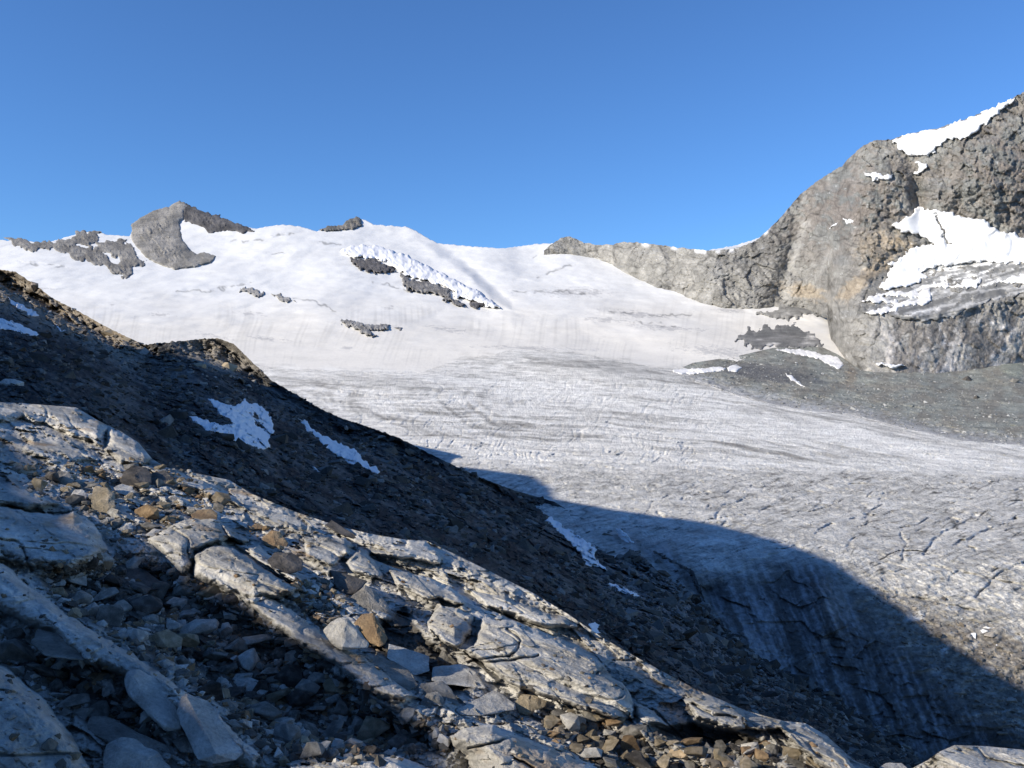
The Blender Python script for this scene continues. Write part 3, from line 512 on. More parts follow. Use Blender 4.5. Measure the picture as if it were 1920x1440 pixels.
def Dfg(px, py, fine=True):
    px = np.asarray(px, float); py = np.asarray(py, float)
    d = Dplane(px, py); x = (px - CX) / F * d
    q = .61 * x + .79 * d; r = .79 * x - .61 * d
    rel = .24 * fbm(q / 1.3, r / 6.5, 4, 701, .5) + .03 * ridged(q / .6 + .4 * fbm(q, r / 2, 2, 9), r / 3.5, 3, 702)
    ph = q / 2.7 + .55 * fbm(q / 5, r / 9, 3, 721); tt = ph - np.floor(ph); cell = np.floor(ph)
    am = .35 + .9 * np.clip(.5 + perlin(r / 5 + cell * 7.3, cell * 3.1, 722), 0, 1)
    saw = 1.15 * am * (tt - .5) * (1 - smooth(.82, 1.0, tt)) * smooth(560, 700, py)
    wx = px + 6 * fbm(px / 36, py / 30, 4, 703, .5); wy = py + 4.5 * fbm(px / 36, py / 30, 4, 704, .5)
    for pol, h, wd in PIT:
        s = sdf(px, py, pol); rel = rel - h * smooth(0, wd, s) * .7
    slm = np.zeros(px.shape)
    for pol, h, wd in SL:
        P = np.array(pol); m = (px > P[:, 0].min() - 20) & (px < P[:, 0].max() + 20) & (py > P[:, 1].min() - 20) & (py < P[:, 1].max() + 20)
        if not m.any(): continue
        s = sdf(wx[m], wy[m], pol); t = np.clip(s / wd, 0, 1); slm[m] = np.maximum(slm[m], t)
        tl = ((P[:, 1].mean() - py[m]) + .35 * (px[m] - P[:, 0].mean())) * d[m] / F * 1.3; h = 1.45 * h; rel[m] = rel[m] + (h + np.clip(tl, -.6, .6) * h) * np.sqrt(1 - (1 - t) ** 2) + .08 * h * np.clip(s / wd - 1, 0, 3)
    rel = rel + saw * (1 - .75 * slm)
    for ln in CRK:
        P = np.array(ln); m = (px > P[:, 0].min() - 15) & (px < P[:, 0].max() + 15) & (py > P[:, 1].min() - 15) & (py < P[:, 1].max() + 15)
        if m.any(): rel[m] = rel[m] - .16 * np.exp(-(linedist(wx[m], wy[m], ln) / 2.4) ** 2)
    if fine:
        f1 = ridged(q / .30, r / 1.3, 3, 705); wf_ = fbm(x / .7, d / 1.1, 3, 723); rel = rel + .012 * f1 + (1 - .5 * slm) * .03 * fbm(x / .3, d / .4, 4, 706, .6) + d / 12 * ((1 - .85 * slm) * (.24 * facet((.83 * px + .55 * py) / 78 + .5 * wf_, (.83 * py - .55 * px) / 27 + .4 * wf_, 724) + .09 * facet(px / 27 + .5 * wf_, py / 17 + .4 * wf_, 725)) + (1 - .75 * slm) * .05 * facet(px / 9 + .4 * wf_, py / 6, 726))
        jt = np.abs(perlin(r / 1.3 + .4 * fbm(q, r, 2, 7), q / 2.5, 707)); rel = rel - .07 * np.exp(-(jt / .035) ** 2)     # cross joints
    return d - rel
def fg_col(px, py, D):
    d = Dplane(px, py); x = (px - CX) / F * d; q = .61 * x + .79 * d; r = .79 * x - .61 * d
    n = fbm(q / .9, r / 3.5, 5, 711, .6); n2 = fbm(x / .35, d / .6, 4, 712, .6); n3 = fbm(q / .16, r / 1.6, 4, 713, .6)
    c = mix(A(.385, .368, .33), A(.60, .577, .525), smooth(-.45, .45, n + .25 * n3)); c = mix(c, A(.22, .205, .18), smooth(.4, .8, n2 - .5 * n)); c = c * (1 + .14 * fbm(x / .07, d / .12, 3, 715))[..., None]
    c = mix(c, A(.36, .24, .13), .55 * smooth(.42, .7, fbm(x / 1.2, d / 2.2, 4, 714) + .3 * n2))
    soil_shade = np.zeros(px.shape)
    for pol, h, wd in PIT: soil_shade = np.maximum(soil_shade, smooth(-4, 12, sdf(px, py, pol) + 8 * n2))
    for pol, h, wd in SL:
        s = sdf(px, py, pol); soil_shade = soil_shade * (1 - smooth(-2, 3, s))
    return mix(c, A(.055, .047, .037), soil_shade * .9)  # near-black pits: soil, with the darkness of the gaps painted into its colour
def foreground():
    u = np.arange(-700, 2620, 2.0)
    top = FTOP(u); lo = np.full(u.shape, 1560.0); n = 460; r = np.linspace(0, 1, n) ** 1.05
    back = np.array([420, 300, 200, 120, 66, 34, 15, 5])
    ext = np.array([1640, 1760, 1950, 2300, 3000, 4600])
    P1 = top[None] * (1 - r[:, None]) + np.maximum(lo, top + 60)[None] * r[:, None]
    P2 = np.broadcast_to(ext[:, None], (6, len(u))); P0 = top[None] + back[:, None]
    PY = np.concatenate([P0, P1, P2]); PX = np.broadcast_to(u, PY.shape)
    D = np.empty(PY.shape); k = len(back); D[k:] = Dfg(PX[k:], PY[k:])
    for i, b in enumerate(back): D[i] = D[k] * (1 + .085 * (b / 15) ** .95 + .01) + .25 * fbm(u / 40, u * 0 + b / 30, 3, 730) * min(1, b / 30)
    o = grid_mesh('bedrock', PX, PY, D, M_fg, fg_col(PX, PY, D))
    tag(o, 'bare ribbed grey bedrock slabs of the near slope', 'bedrock', kind='structure')
foreground()

# ------------------------------------------------------------------ the long hillside behind the near slabs
HCR = curve([(-700, 330), (-250, 435), (0, 505), (30, 510), (60, 530), (100, 560), (150, 585), (190, 608), (230, 628), (270, 647), (290, 644), (330, 641), (370, 636), (410, 634), (440, 646), (470, 676), (510, 714), (560, 742), (600, 766), (640, 784), (690, 800), (750, 822), (800, 848),
             (850, 872), (900, 895), (960, 918), (1040, 941), (1110, 985), (1170, 1010), (1250, 1045), (1300, 1070), (1312, 1100), (1330, 1150), (1400, 1215), (1450, 1250), (1550, 1300), (1640, 1370), (1740, 1440), (1900, 1560), (2100, 1700)])
_hd = curve([(-700, 920), (0, 920), (200, 830), (250, 760), (285, 705), (350, 725), (420, 715), (520, 660), (650, 590), (850, 520), (960, 545)])
def HD(u):
    g = D0(HCR(u)) - 2; k = smooth(930, 1040, u); return _hd(u) * (1 - k) + g * k
def smooth_curve(c, sig=55):
    g = np.arange(-900, 2800, 5.0); k = np.exp(-(np.arange(-40, 41) * 5.0 / sig) ** 2); k /= k.sum()
    v = np.convolve(np.pad(c(g), 40, 'edge'), k, 'valid'); return lambda u: np.interp(u, g, v)
FTS, HCS, HDS = smooth_curve(FTOP), smooth_curve(HCR, 40), smooth_curve(HD, 36)
def Dh(px, py, fine=True):
    ft = FTS(px); yc = HCS(px); dc = HDS(px)
    t = (ft - py) / np.maximum(ft - yc, 25)
    g = np.where(t < 1, 1 - np.maximum(1 - t, 0) ** 2.2, 1.0); g = np.where(t < 0, 2.2 * t, g)
    inv = (1 / 100.) * (1 - g) + (1 / dc) * g
    d = 1 / np.maximum(inv, 1 / 1200.)
    d = d + 75 * gauss(px, py, 440, 695, 80, 34, 33) + 120 * gauss(px, py, 70, 585, 130, 34, 33)
    x = (px - CX) / F * d
    q = .61 * x + .79 * d; r = .79 * x - .61 * d; s = np.clip(d / 160, .3, 2.2)
    rel = s * (2.5 * ridged(q / 55 + .3 * fbm(x / 60, d / 60, 2, 806), r / 190, 3, 810, .5) + 3.4 * fbm(q / 24, r / 90, 4, 801, .5) + 1.0 * ridged(q / 13 + .7 * fbm(x / 30, d / 30, 2, 808), r / 30, 3, 802, .5) + 1.3 * fbm(x / 8, d / 14, 4, 807, .65))
    rel = rel + 9 * smooth(.62, .8, t) * (1 - smooth(330, 480, px)) * fbm(x / 22, d / 30, 4, 803, .6)
    wf_ = fbm(x / 14, d / 22, 3, 813); al, ac = .83 * px + .55 * py, .83 * py - .55 * px; wp = fbm(px / 40, py / 30, 3, 817)
    upz = 1 + 1.2 * smooth(.62, .82, t) * smooth(330, 250, px)
    rel = rel + s * (2.6 * fbm(ac / 15 + .5 * wp, al / 190, 3, 819) + 3.6 * ridged(ac / 34 + .4 * wp, al / 260, 2, 820))
    rel = rel + s * upz * (4.2 * facet(al / 75 + .6 * wp, ac / 21 + .5 * wp, 814) + 1.9 * facet(px / 17 + .7 * wp, py / 11 + .5 * wp, 815) + .9 * facet(px / 7 + wp, py / 5, 818))
    if fine: rel = rel + s * (.55 * facet(px / 3.6, py / 2.9, 816) + .5 * fbm(px / 9, py / 7, 4, 805, .65))
    return d - rel * smooth(1.02, .9, t) - rel * .25
def hill_col(px, py, D):
    x = (px - CX) / F * D; q = .61 * x + .79 * D; r = .79 * x - .61 * D
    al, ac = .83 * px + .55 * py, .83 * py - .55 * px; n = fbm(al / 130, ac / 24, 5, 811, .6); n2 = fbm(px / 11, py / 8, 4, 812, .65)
    c = mix(A(.027, .027, .028), A(.155, .148, .136), smooth(-.35, .6, 1.1 * n + .4 * n2)); t = (FTOP(px) - py) / np.maximum(FTOP(px) - HCR(px), 25)  # near-black rock colour: the shade on the slope is painted in
    up = smooth(.6, .8, t) * (1 - smooth(240, 300, px)); c = mix(c, mix(A(.30, .25, .19), A(.36, .32, .26), smooth(-.2, .3, n2)), up * .8)  # sunlit upper band painted paler than the shaded slope
    kn = gauss(px, py, 410, 660, 90, 45, 20); c = mix(c, A(.26, .24, .21) , smooth(.3, .7, kn))  # sunlit knoll gets the same paler paint
    rav = smooth(1080, 1180, px) * smooth(.25, .5, t)
    return mix(c, mix(A(.15, .145, .14), A(.22, .215, .21), smooth(-.3, .3, n2)), rav)
def hillside():
    u = np.arange(-700, 2100, 2.2); n = 330; r = np.linspace(0, 1, n)
    top = HCR(u) + 2.2 * fbm(u / 8, u * 0, 4, 821, .6) * (1 - smooth(1000, 1060, u)) ; lo = FTOP(u) + 70
    back = np.array([110, 60, 30, 12, 4])
    PY = np.concatenate([top[None] + back[:, None], top[None] * (1 - r[:, None]) + np.maximum(lo, top + 20)[None] * r[:, None]]); PX = np.broadcast_to(u, PY.shape)
    D = np.empty(PY.shape); D[5:] = Dh(PX[5:], PY[5:])
    for k, b in enumerate(back): D[k] = D[5] * (1 + .004 * b ** 1.05 + .002)
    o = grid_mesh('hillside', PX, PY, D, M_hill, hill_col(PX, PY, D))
    tag(o, 'long dark shaded rock slope falling from upper left to the glacier edge', 'hillside', kind='structure')
hillside()
SP3 = 'snow patches on the shaded slope'
HSN = []
for i, (lab, pol, hl) in enumerate((
    ('large ragged snow patch in the middle of the shaded slope', [(388, 744), (410, 752), (440, 762), (450, 756), (458, 746), (470, 758), (484, 758), (497, 766), (506, 778), (513, 796), (512, 815), (500, 826), (508, 838), (492, 845), (478, 836), (466, 836), (452, 834), (440, 826), (430, 818), (415, 815), (400, 810), (385, 806), (370, 794), (352, 781), (374, 782), (392, 790), (416, 796), (436, 795), (428, 784), (408, 776), (400, 760)], [[(474, 770), (482, 778), (486, 786), (478, 784)], [(474, 786), (490, 796), (500, 808), (486, 800)]]),
    ('long snow streak right of the large ragged snow patch', [(560, 783), (575, 790), (590, 806), (612, 818), (628, 826), (650, 836), (668, 845), (680, 862), (695, 872), (714, 884), (708, 888), (684, 878), (660, 872), (640, 862), (620, 848), (606, 836), (596, 822), (576, 806)], []),
    ('small snow speck below the start of the long snow streak', [(580, 870), (592, 876), (600, 884), (588, 880)], []),
    ('narrow snow strip highest on the slope at the left edge', [(12, 556), (40, 570), (62, 582), (76, 594), (60, 594), (36, 580), (18, 568)], []),
    ('wider snow strip touching the left frame edge', [(-20, 592), (0, 596), (30, 604), (50, 612), (78, 628), (62, 630), (36, 622), (0, 616), (-20, 612)], []),
    ('thin snow sliver right of the two left snow strips', [(96, 608), (112, 614), (124, 622), (108, 618)], []),
    ('grey old snow tongue beside the glacier in the shade', [(1030, 968), (1060, 984), (1085, 1002), (1110, 1020), (1120, 1032), (1116, 1040), (1126, 1058), (1144, 1072), (1120, 1066), (1100, 1060), (1086, 1036), (1070, 1018), (1046, 996), (1020, 976)], []),
    ('small bright snow patch near the glacier edge', [(1155, 988), (1168, 996), (1182, 1010), (1197, 1026), (1180, 1026), (1160, 1012)], []),
    ('faint snow patch low in the shaded ravine', [(1142, 1094), (1166, 1100), (1190, 1110), (1206, 1122), (1176, 1116), (1150, 1106)], []),
    ('tiny white snow blob above the near slabs', [(1100, 1170), (1112, 1167), (1124, 1170), (1120, 1178), (1128, 1190), (1112, 1184)], []))):
    HSN.append(pol); Dn = float(Dh(np.array([pol[0][0]], float), np.array([pol[0][1]], float))[0])
    patch('snow_patch', lab, 'snow patch', [pol], lambda px, py: Dh(px, py, False), M_psnow, SNOWC, .013 * Dn, 4, 1.5, (5, 10), None, group=SP3, seed=100 + i, holes=hl, sink=.012 * Dn)

# ------------------------------------------------------------------ the ridge left of and behind the viewpoint (keeps the low sun off the slope)
PROF = curve([(-80, -1.2), (0, -2.1), (6, -2.05), (7, -1.95), (7.7, -1.74), (8.5, -1.6), (9.5, -1.68), (11.2, -1.77), (13, -1.87), (16.6, -1.97), (18, -1.85), (22, -1.85), (25.6, -1.8), (30, -1.0), (40, 2), (60, 6), (100, 12), (150, 26), (190, 36.2), (204, 39.5), (228, 46.6), (263, 58.6), (296, 68.8), (338, 73.5), (393, 75.4), (460, 65.8), (514, 61.5), (559, 73), (617, 82.7), (684, 72), (700, 58), (740, 48), (775, 50), (800, 42), (850, 36), (900, 33), (1000, 28), (1200, 10)])
def side_ridge():
    a = np.concatenate([np.arange(-80, 60, .25), np.arange(60, 1200, 2.0)])
    sc_ = 20 + .35 * np.abs(a)
    h = PROF(a) + sc_ * TANE + (.10 * fbm(a / 1.2, a * 0, 4, 901) * smooth(70, 50, a) + .9 * fbm(a / 9, a * 0, 4, 902) * smooth(50, 90, a))
    k = np.array([-1.1, -.8, -.55, -.35, -.2, -.1, -.04, 0, .04, .1, .2, .4, .8, 1.5])
    s = sc_[None] * (1 + k[:, None]); z = h[None] - np.where(k[:, None] < 0, .62 + 1.5 * smooth(25, 110, a)[None], .35) * np.abs(k)[:, None] * sc_[None]
    z = z - .03 * sc_[None] * (np.abs(k) > .03)[:, None] * (1 + fbm(a[None] / 6, s / 6, 3, 903))
    P = np.array([-abs(SH[1]), abs(SH[0])])
    X = s * SH[0] + a[None] * P[0]; Y = s * SH[1] + a[None] * P[1]
    V = np.stack([X, Y, z], -1)
    c = np.broadcast_to(A(.24, .225, .2), V.shape)
    o = grid_mesh('side_ridge', None, None, None, M_hill, c, V=V)
    tag(o, 'rocky ridge rising to the left of the near slope', 'ridge', kind='structure')
side_ridge()
def ground():
    x = np.concatenate([np.linspace(-60, 25, 80)]); y = np.linspace(-40, 9, 50); X, Y = np.meshgrid(x, y)
    Z = -3.1 - .235 * X - .03 * Y - .5 + .1 * fbm(X / 2, Y / 2, 3, 911)
    o = grid_mesh('ground', None, None, None, M_fg, np.broadcast_to(A(.28, .26, .23), X.shape + (3,)), V=np.stack([X, Y, Z], -1))
    tag(o, 'stony ground under the near slabs', 'ground', kind='structure')
ground()

# ------------------------------------------------------------------ loose rock
rnd = random.Random(5)
def hull(name, pts, mat, bev=.0, seg=2, smooth_sh=False, rough=0.0):
    bm = bmesh.new()
    for p in pts: bm.verts.new(p)
    r = bmesh.ops.convex_hull(bm, input=bm.verts, use_existing_faces=False)
    junk = list({g for g in r['geom_interior'] + r['geom_unused'] if isinstance(g, bmesh.types.BMVert)})
    if junk: bmesh.ops.delete(bm, geom=junk, context='VERTS')
    bmesh.ops.dissolve_limit(bm, angle_limit=R(9), verts=bm.verts, edges=bm.edges)
    if bev > 0: bmesh.ops.bevel(bm, geom=bm.edges[:], offset=bev, segments=seg, profile=.6, affect='EDGES', clamp_overlap=True)
    if rough > 0:
        bmesh.ops.triangulate(bm, faces=bm.faces)
        for _ in range(3):
            long = [e for e in bm.edges if e.calc_length() > rough * 2.2]
            if long: bmesh.ops.subdivide_edges(bm, edges=long, cuts=1)
            bmesh.ops.triangulate(bm, faces=bm.faces)
        bm.normal_update()
        for v in bm.verts:
            p = v.co / rough * .33; o_ = noise.fractal(p, 1.0, 2.1, 4) * .5 + .35 * noise.cell(p * .8)
            v.co += v.normal * o_ * rough * .42
    bmesh.ops.recalc_face_normals(bm, faces=bm.faces)
    me = bpy.data.meshes.new(name); bm.to_mesh(me); bm.free()
    if mat: me.materials.append(mat)
    return me
def blob(n, p, sx, sy, sz, rg):
    out = []
    for _ in range(n):
        v = [rg.gauss(0, 1) for _ in range(3)]; k = sum(abs(c) ** p for c in v) ** (1 / p) + 1e-6
        j = rg.uniform(.8, 1.05); out.append((v[0] / k * sx * j, v[1] / k * sy * j, v[2] / k * sz * j))
    return out
TONES = {'grey': ((.19, .178, .155), (.31, .29, .255)), 'pale': ((.45, .43, .39), (.60, .575, .52)), 'tan': ((.33, .27, .18), (.43, .36, .26)), 'rust': ((.28, .19, .11), (.40, .28, .16)), 'dark': ((.075, .068, .06), (.15, .135, .12))}
MS = {k: ter_mat('stone_' + k, 3.0, 24.0, 0.3, 1.0, 0.03, objrand=.32, base=v) for k, v in TONES.items()}
MB = {k: ter_mat('boulder_' + k, 5.0, 34.0, 0.30, 1.0, 0.04, base=v) for k, v in TONES.items()}

# boulders drawn one by one: (label, category, tone, outline, front ridge points, lean 0 upright .. 1 lying, lift, depth, bulge)
BIG = [
 ('tall tan block standing upright at the left end of the lit rubble', 'boulder', 'tan', [(174, 915), (182, 911), (202, 914), (215, 925), (217, 955), (205, 966), (175, 960), (170, 945)], [(203, 918), (203, 962)], .2, 0, .8, .12),
 ('big brown rounded boulder on top of the lit rubble', 'boulder', 'dark', [(224, 902), (232, 884), (250, 872), (275, 876), (284, 890), (285, 905), (268, 918), (240, 912)], [(250, 892), (262, 905)], .3, 0, .9, .25),
 ('brown grey boulder leaning right of the big brown rounded boulder', 'boulder', 'dark', [(270, 905), (285, 886), (310, 882), (327, 895), (330, 915), (315, 922), (285, 920)], [(300, 898)], .4, 0, .8, .2),
 ('grey angular boulder behind the tall tan block', 'boulder', 'grey', [(97, 898), (110, 882), (130, 886), (140, 900), (128, 912), (105, 912)], [(118, 895)], .3, 0, .8, .2),
 ('whitish boulder in shade just left of the tall tan block', 'boulder', 'pale', [(128, 934), (140, 918), (155, 917), (165, 930), (150, 946), (132, 944)], [(146, 928)], .3, 0, .8, .2),
 ('tan slab tilted behind the left end of the rubble', 'boulder', 'tan', [(14, 868), (22, 862), (45, 872), (70, 885), (68, 896), (40, 888), (18, 878)], [(40, 876)], .6, 0, .6, .15),
 ('white angular stone in front of the brown grey boulder', 'boulder', 'pale', [(212, 914), (228, 907), (248, 912), (252, 922), (240, 930), (220, 924)], [(232, 914)], .5, 0, .7, .2),
 ('grey stone with pale top between rubble and lit slab', 'boulder', 'grey', [(310, 938), (322, 930), (338, 934), (340, 946), (328, 954), (315, 948)], [(325, 938)], .4, 0, .7, .2),
 ('bright orange stone on top of the cracked lit slab', 'boulder', 'rust', [(358, 966), (370, 956), (395, 954), (408, 962), (408, 976), (385, 974), (364, 976)], [(385, 960)], .4, 0, .7, .15),
 ('low rust brown stone left of the bright orange stone', 'boulder', 'rust', [(298, 976), (310, 966), (330, 967), (333, 976), (320, 981)], [(316, 970)], .5, 0, .7, .15),
 ('white rounded stone at the edge of the dark gully', 'boulder', 'pale', [(222, 992), (232, 980), (246, 980), (250, 992), (240, 1002), (228, 1002)], [(236, 986)], .3, 0, .8, .25),
 ('white wedge shaped stone against the cracked lit slab', 'boulder', 'pale', [(272, 1003), (288, 990), (312, 995), (306, 1003), (285, 1006)], [(292, 995)], .5, 0, .7, .2),
 ('smooth pale oblong boulder on the slab crest', 'boulder', 'pale', [(502, 970), (510, 962), (530, 964), (555, 972), (566, 980), (564, 994), (548, 992), (510, 978)], [(530, 970)], .6, 0, .6, .15),
 ('orange pyramid stone right of the cracked lit slab', 'boulder', 'rust', [(490, 1010), (508, 993), (525, 998), (541, 1018), (538, 1030), (500, 1024)], [(512, 998), (516, 1022)], .3, 0, .9, .15),
 ('small orange stone left of the orange pyramid stone', 'boulder', 'rust', [(466, 992), (478, 981), (492, 984), (496, 992)], [(480, 985)], .4, 0, .7, .15),
 ('dark rock in shade below the orange pyramid stone', 'boulder', 'dark', [(500, 1050), (515, 1035), (545, 1034), (568, 1050), (568, 1070), (540, 1076), (510, 1066)], [(535, 1046)], .4, 0, .8, .2),
 ('dark brown tilted slab on the crest behind the small boulders', 'boulder', 'dark', [(608, 983), (622, 974), (640, 984), (672, 1008), (660, 1010), (630, 998)], [(632, 988)], .4, 0, .5, .1),
 ('pale stone with thin upright shape beside the oblong boulder', 'boulder', 'pale', [(574, 1000), (577, 985), (583, 985), (584, 1000)], [(579, 990)], .1, 0, .7, .2),
 ('big grey boulder with brown lower face in the middle of the slabs', 'boulder', 'grey', [(648, 1133), (662, 1113), (684, 1096), (712, 1115), (735, 1145), (740, 1160), (737, 1168), (715, 1162), (680, 1150), (650, 1143)], [(684, 1104), (726, 1152), (700, 1150)], .35, 0, .7, .14),
 ('dark triangular rock behind the big grey boulder', 'boulder', 'dark', [(618, 1068), (640, 1072), (690, 1090), (668, 1112), (648, 1116), (630, 1100)], [(650, 1090)], .4, 0, .6, .14),
 ('large grey boulder with a lit left face and dark right face', 'boulder', 'pale', [(606, 1182), (618, 1168), (636, 1158), (652, 1160), (672, 1182), (692, 1205), (690, 1216), (640, 1220), (622, 1206)], [(648, 1164), (643, 1214)], .15, .1, .9, .22),
 ('orange and white boulder leaning on the large lit grey boulder', 'boulder', 'rust', [(664, 1168), (680, 1150), (700, 1148), (712, 1165), (728, 1196), (722, 1210), (712, 1214), (694, 1206), (676, 1184)], [(700, 1160), (708, 1192)], .2, .15, .8, .18),
 ('flat pale slab propped right of the orange and white boulder', 'rock slab', 'pale', [(724, 1232), (728, 1206), (740, 1212), (770, 1220), (806, 1230), (806, 1258), (780, 1267), (750, 1256)], [(742, 1218), (790, 1236)], .75, .15, .25, .05),
 ('long thin pointed slab below the propped pale slab', 'rock slab', 'grey', [(674, 1226), (690, 1226), (740, 1240), (766, 1256), (786, 1284), (768, 1296), (730, 1274), (690, 1248)], [(730, 1250)], .8, .2, .2, .04),
 ('wedge of pale rock with lit top below the propped slabs', 'rock slab', 'pale', [(812, 1250), (840, 1248), (868, 1245), (895, 1262), (914, 1292), (880, 1286), (836, 1284), (808, 1276)], [(866, 1252), (872, 1270)], .6, .1, .5, .08),
 ('small upright triangular stone above the pale wedge', 'boulder', 'grey', [(818, 1240), (832, 1212), (848, 1232), (850, 1246), (825, 1246)], [(834, 1226)], .2, 0, .6, .2),
 ('small bright white chip between the wedge and the great slab', 'stone', 'pale', [(862, 1242), (866, 1229), (872, 1230), (870, 1245)], [(867, 1236)], .2, 0, .5, .2),
 ('shaded grey slab under the pale wedge', 'rock slab', 'grey', [(768, 1300), (790, 1282), (830, 1276), (850, 1296), (864, 1322), (820, 1314), (780, 1312)], [(810, 1290)], .6, .05, .5, .1),
 ('angular grey stone at the tip of the long thin slab', 'boulder', 'grey', [(786, 1320), (800, 1300), (822, 1296), (834, 1312), (830, 1324), (798, 1332)], [(812, 1306)], .3, 0, .8, .2),
 ('long flat lit stone with shaded lower edge below the great slab', 'rock slab', 'pale', [(854, 1332), (880, 1318), (910, 1310), (924, 1294), (942, 1300), (968, 1318), (966, 1330), (940, 1334), (900, 1342), (862, 1340)], [(925, 1304), (930, 1324)], .7, .08, .4, .06),
 ('flat pale stone at the lower edge of the great slab', 'boulder', 'pale', [(936, 1294), (955, 1284), (990, 1282), (998, 1290), (970, 1302), (950, 1300)], [(965, 1288)], .7, .05, .5, .1),
 ('tan blocky boulder in the corner below the great slab', 'boulder', 'tan', [(965, 1316), (978, 1302), (1000, 1302), (1026, 1314), (1024, 1326), (990, 1342), (974, 1336)], [(990, 1310), (994, 1334)], .3, 0, .8, .15),
 ('large elongated pale block in shade, left one of the pair at lower left', 'boulder', 'pale', [(232, 1275), (238, 1258), (262, 1255), (300, 1270), (330, 1298), (338, 1340), (342, 1368), (312, 1372), (290, 1352), (262, 1322), (240, 1302)], [(244, 1266), (276, 1318), (306, 1362)], .4, .3, .5, .2),
 ('large elongated pale block in shade, right one of the pair at lower left', 'boulder', 'pale', [(330, 1335), (340, 1306), (352, 1300), (390, 1312), (412, 1348), (440, 1390), (456, 1412), (440, 1425), (400, 1430), (372, 1424), (352, 1380), (336, 1350)], [(350, 1306), (378, 1362), (406, 1414)], .4, .35, .5, .22),
 ('wide flat slab in shade leaning on the rib at the left edge', 'rock slab', 'grey', [(58, 1204), (70, 1178), (100, 1184), (130, 1192), (148, 1222), (162, 1238), (130, 1236), (104, 1232), (85, 1230)], [(100, 1198)], .7, .15, .3, .06),
 ('long thin rib of rock below the left elongated block', 'rock slab', 'grey', [(158, 1358), (170, 1341), (200, 1340), (250, 1360), (320, 1400), (380, 1440), (330, 1450), (260, 1410), (200, 1385), (165, 1372)], [(200, 1354), (280, 1392)], .75, .15, .3, .05),
 ('rounded pale boulder cut by the bottom frame edge', 'boulder', 'pale', [(193, 1425), (200, 1395), (222, 1382), (250, 1386), (300, 1414), (322, 1440), (300, 1470), (220, 1470), (195, 1445)], [(230, 1400), (275, 1420)], .4, .1, .7, .15),
 ('mottled grey boulder between the long rib and the right elongated block', 'boulder', 'grey', [(320, 1390), (340, 1377), (362, 1382), (380, 1402), (366, 1412), (340, 1412)], [(348, 1390)], .4, .1, .8, .2),
 ('blue grey oblong boulder in the shaded rubble', 'boulder', 'pale', [(432, 1280), (448, 1266), (470, 1270), (500, 1284), (506, 1294), (494, 1305), (464, 1300), (440, 1292)], [(466, 1278), (488, 1292)], .4, .05, .7, .14),
 ('flat topped grey boulder right of the blue grey oblong one', 'boulder', 'grey', [(506, 1304), (516, 1294), (545, 1295), (557, 1300), (554, 1318), (520, 1318)], [(530, 1302)], .3, 0, .8, .15),
 ('pale wedge boulder left of the blue grey oblong one', 'boulder', 'pale', [(402, 1282), (410, 1269), (424, 1272), (440, 1292), (420, 1296)], [(414, 1278)], .3, 0, .7, .2),
 ('tan topped boulder at the edge of the shaded rubble', 'boulder', 'tan', [(605, 1284), (612, 1270), (630, 1274), (660, 1294), (658, 1304), (630, 1300), (610, 1296)], [(628, 1280), (636, 1298)], .3, 0, .8, .15),
 ('standing white oval stone in the shaded rubble', 'boulder', 'pale', [(412, 1185), (416, 1168), (428, 1166), (436, 1178), (434, 1196), (424, 1200), (414, 1196)], [(424, 1180)], .2, 0, .6, .2),
 ('white peaked stone in the middle of the shaded rubble', 'boulder', 'pale', [(322, 1178), (336, 1162), (348, 1162), (352, 1182), (340, 1186)], [(340, 1170)], .3, 0, .8, .2),
 ('flat pale stone below the white peaked stone', 'boulder', 'pale', [(306, 1204), (316, 1192), (332, 1192), (346, 1206), (336, 1212), (314, 1208)], [(325, 1198)], .5, 0, .6, .15),
 ('large pale flat slab with a notch lying in the shaded gully', 'rock slab', 'pale', [(197, 1100), (202, 1089), (222, 1088), (246, 1098), (260, 1116), (262, 1127), (240, 1126), (212, 1116), (200, 1108)], [(226, 1100)], .85, .12, .15, .03),
 ('small white brick shaped stone at the top of the shaded gully', 'stone', 'pale', [(98, 1096), (100, 1088), (120, 1086), (124, 1092), (122, 1098), (104, 1099)], [(112, 1092)], .3, 0, .7, .15),
 ('white thin flat stone near the foot of the cracked slab', 'stone', 'pale', [(250, 1048), (258, 1044), (278, 1050), (276, 1054), (256, 1053)], [(264, 1049)], .6, 0, .4, .1),
 ('dark smooth slab lying in shade in the gully', 'rock slab', 'dark', [(196, 1060), (215, 1049), (245, 1050), (270, 1064), (300, 1090), (308, 1104), (270, 1108), (230, 1088)], [(245, 1066)], .75, .1, .4, .08),
 ('striped grey and white boulder below the great slab', 'boulder', 'pale', [(1068, 1356), (1074, 1340), (1090, 1337), (1100, 1350), (1096, 1368), (1078, 1372)], [(1082, 1348), (1086, 1366)], .2, 0, .8, .15),
 ('pale grey boulder right of the striped boulder', 'boulder', 'grey', [(1100, 1366), (1108, 1353), (1120, 1356), (1124, 1370), (1112, 1378), (1102, 1376)], [(1112, 1362)], .2, 0, .8, .2),
 ('orange stone highest in the lit rubble at bottom right', 'boulder', 'rust', [(1155, 1366), (1162, 1354), (1176, 1356), (1184, 1368), (1172, 1380), (1160, 1376)], [(1168, 1364)], .2, 0, .8, .2),
 ('tan blocky stone beside the highest orange stone', 'boulder', 'tan', [(1172, 1384), (1182, 1373), (1196, 1376), (1202, 1388), (1192, 1398), (1176, 1396)], [(1186, 1384)], .2, 0, .8, .2),
 ('tan stone left of the highest orange stone', 'boulder', 'tan', [(1132, 1392), (1140, 1378), (1158, 1377), (1168, 1388), (1154, 1400), (1138, 1402)], [(1148, 1386)], .3, 0, .8, .2),
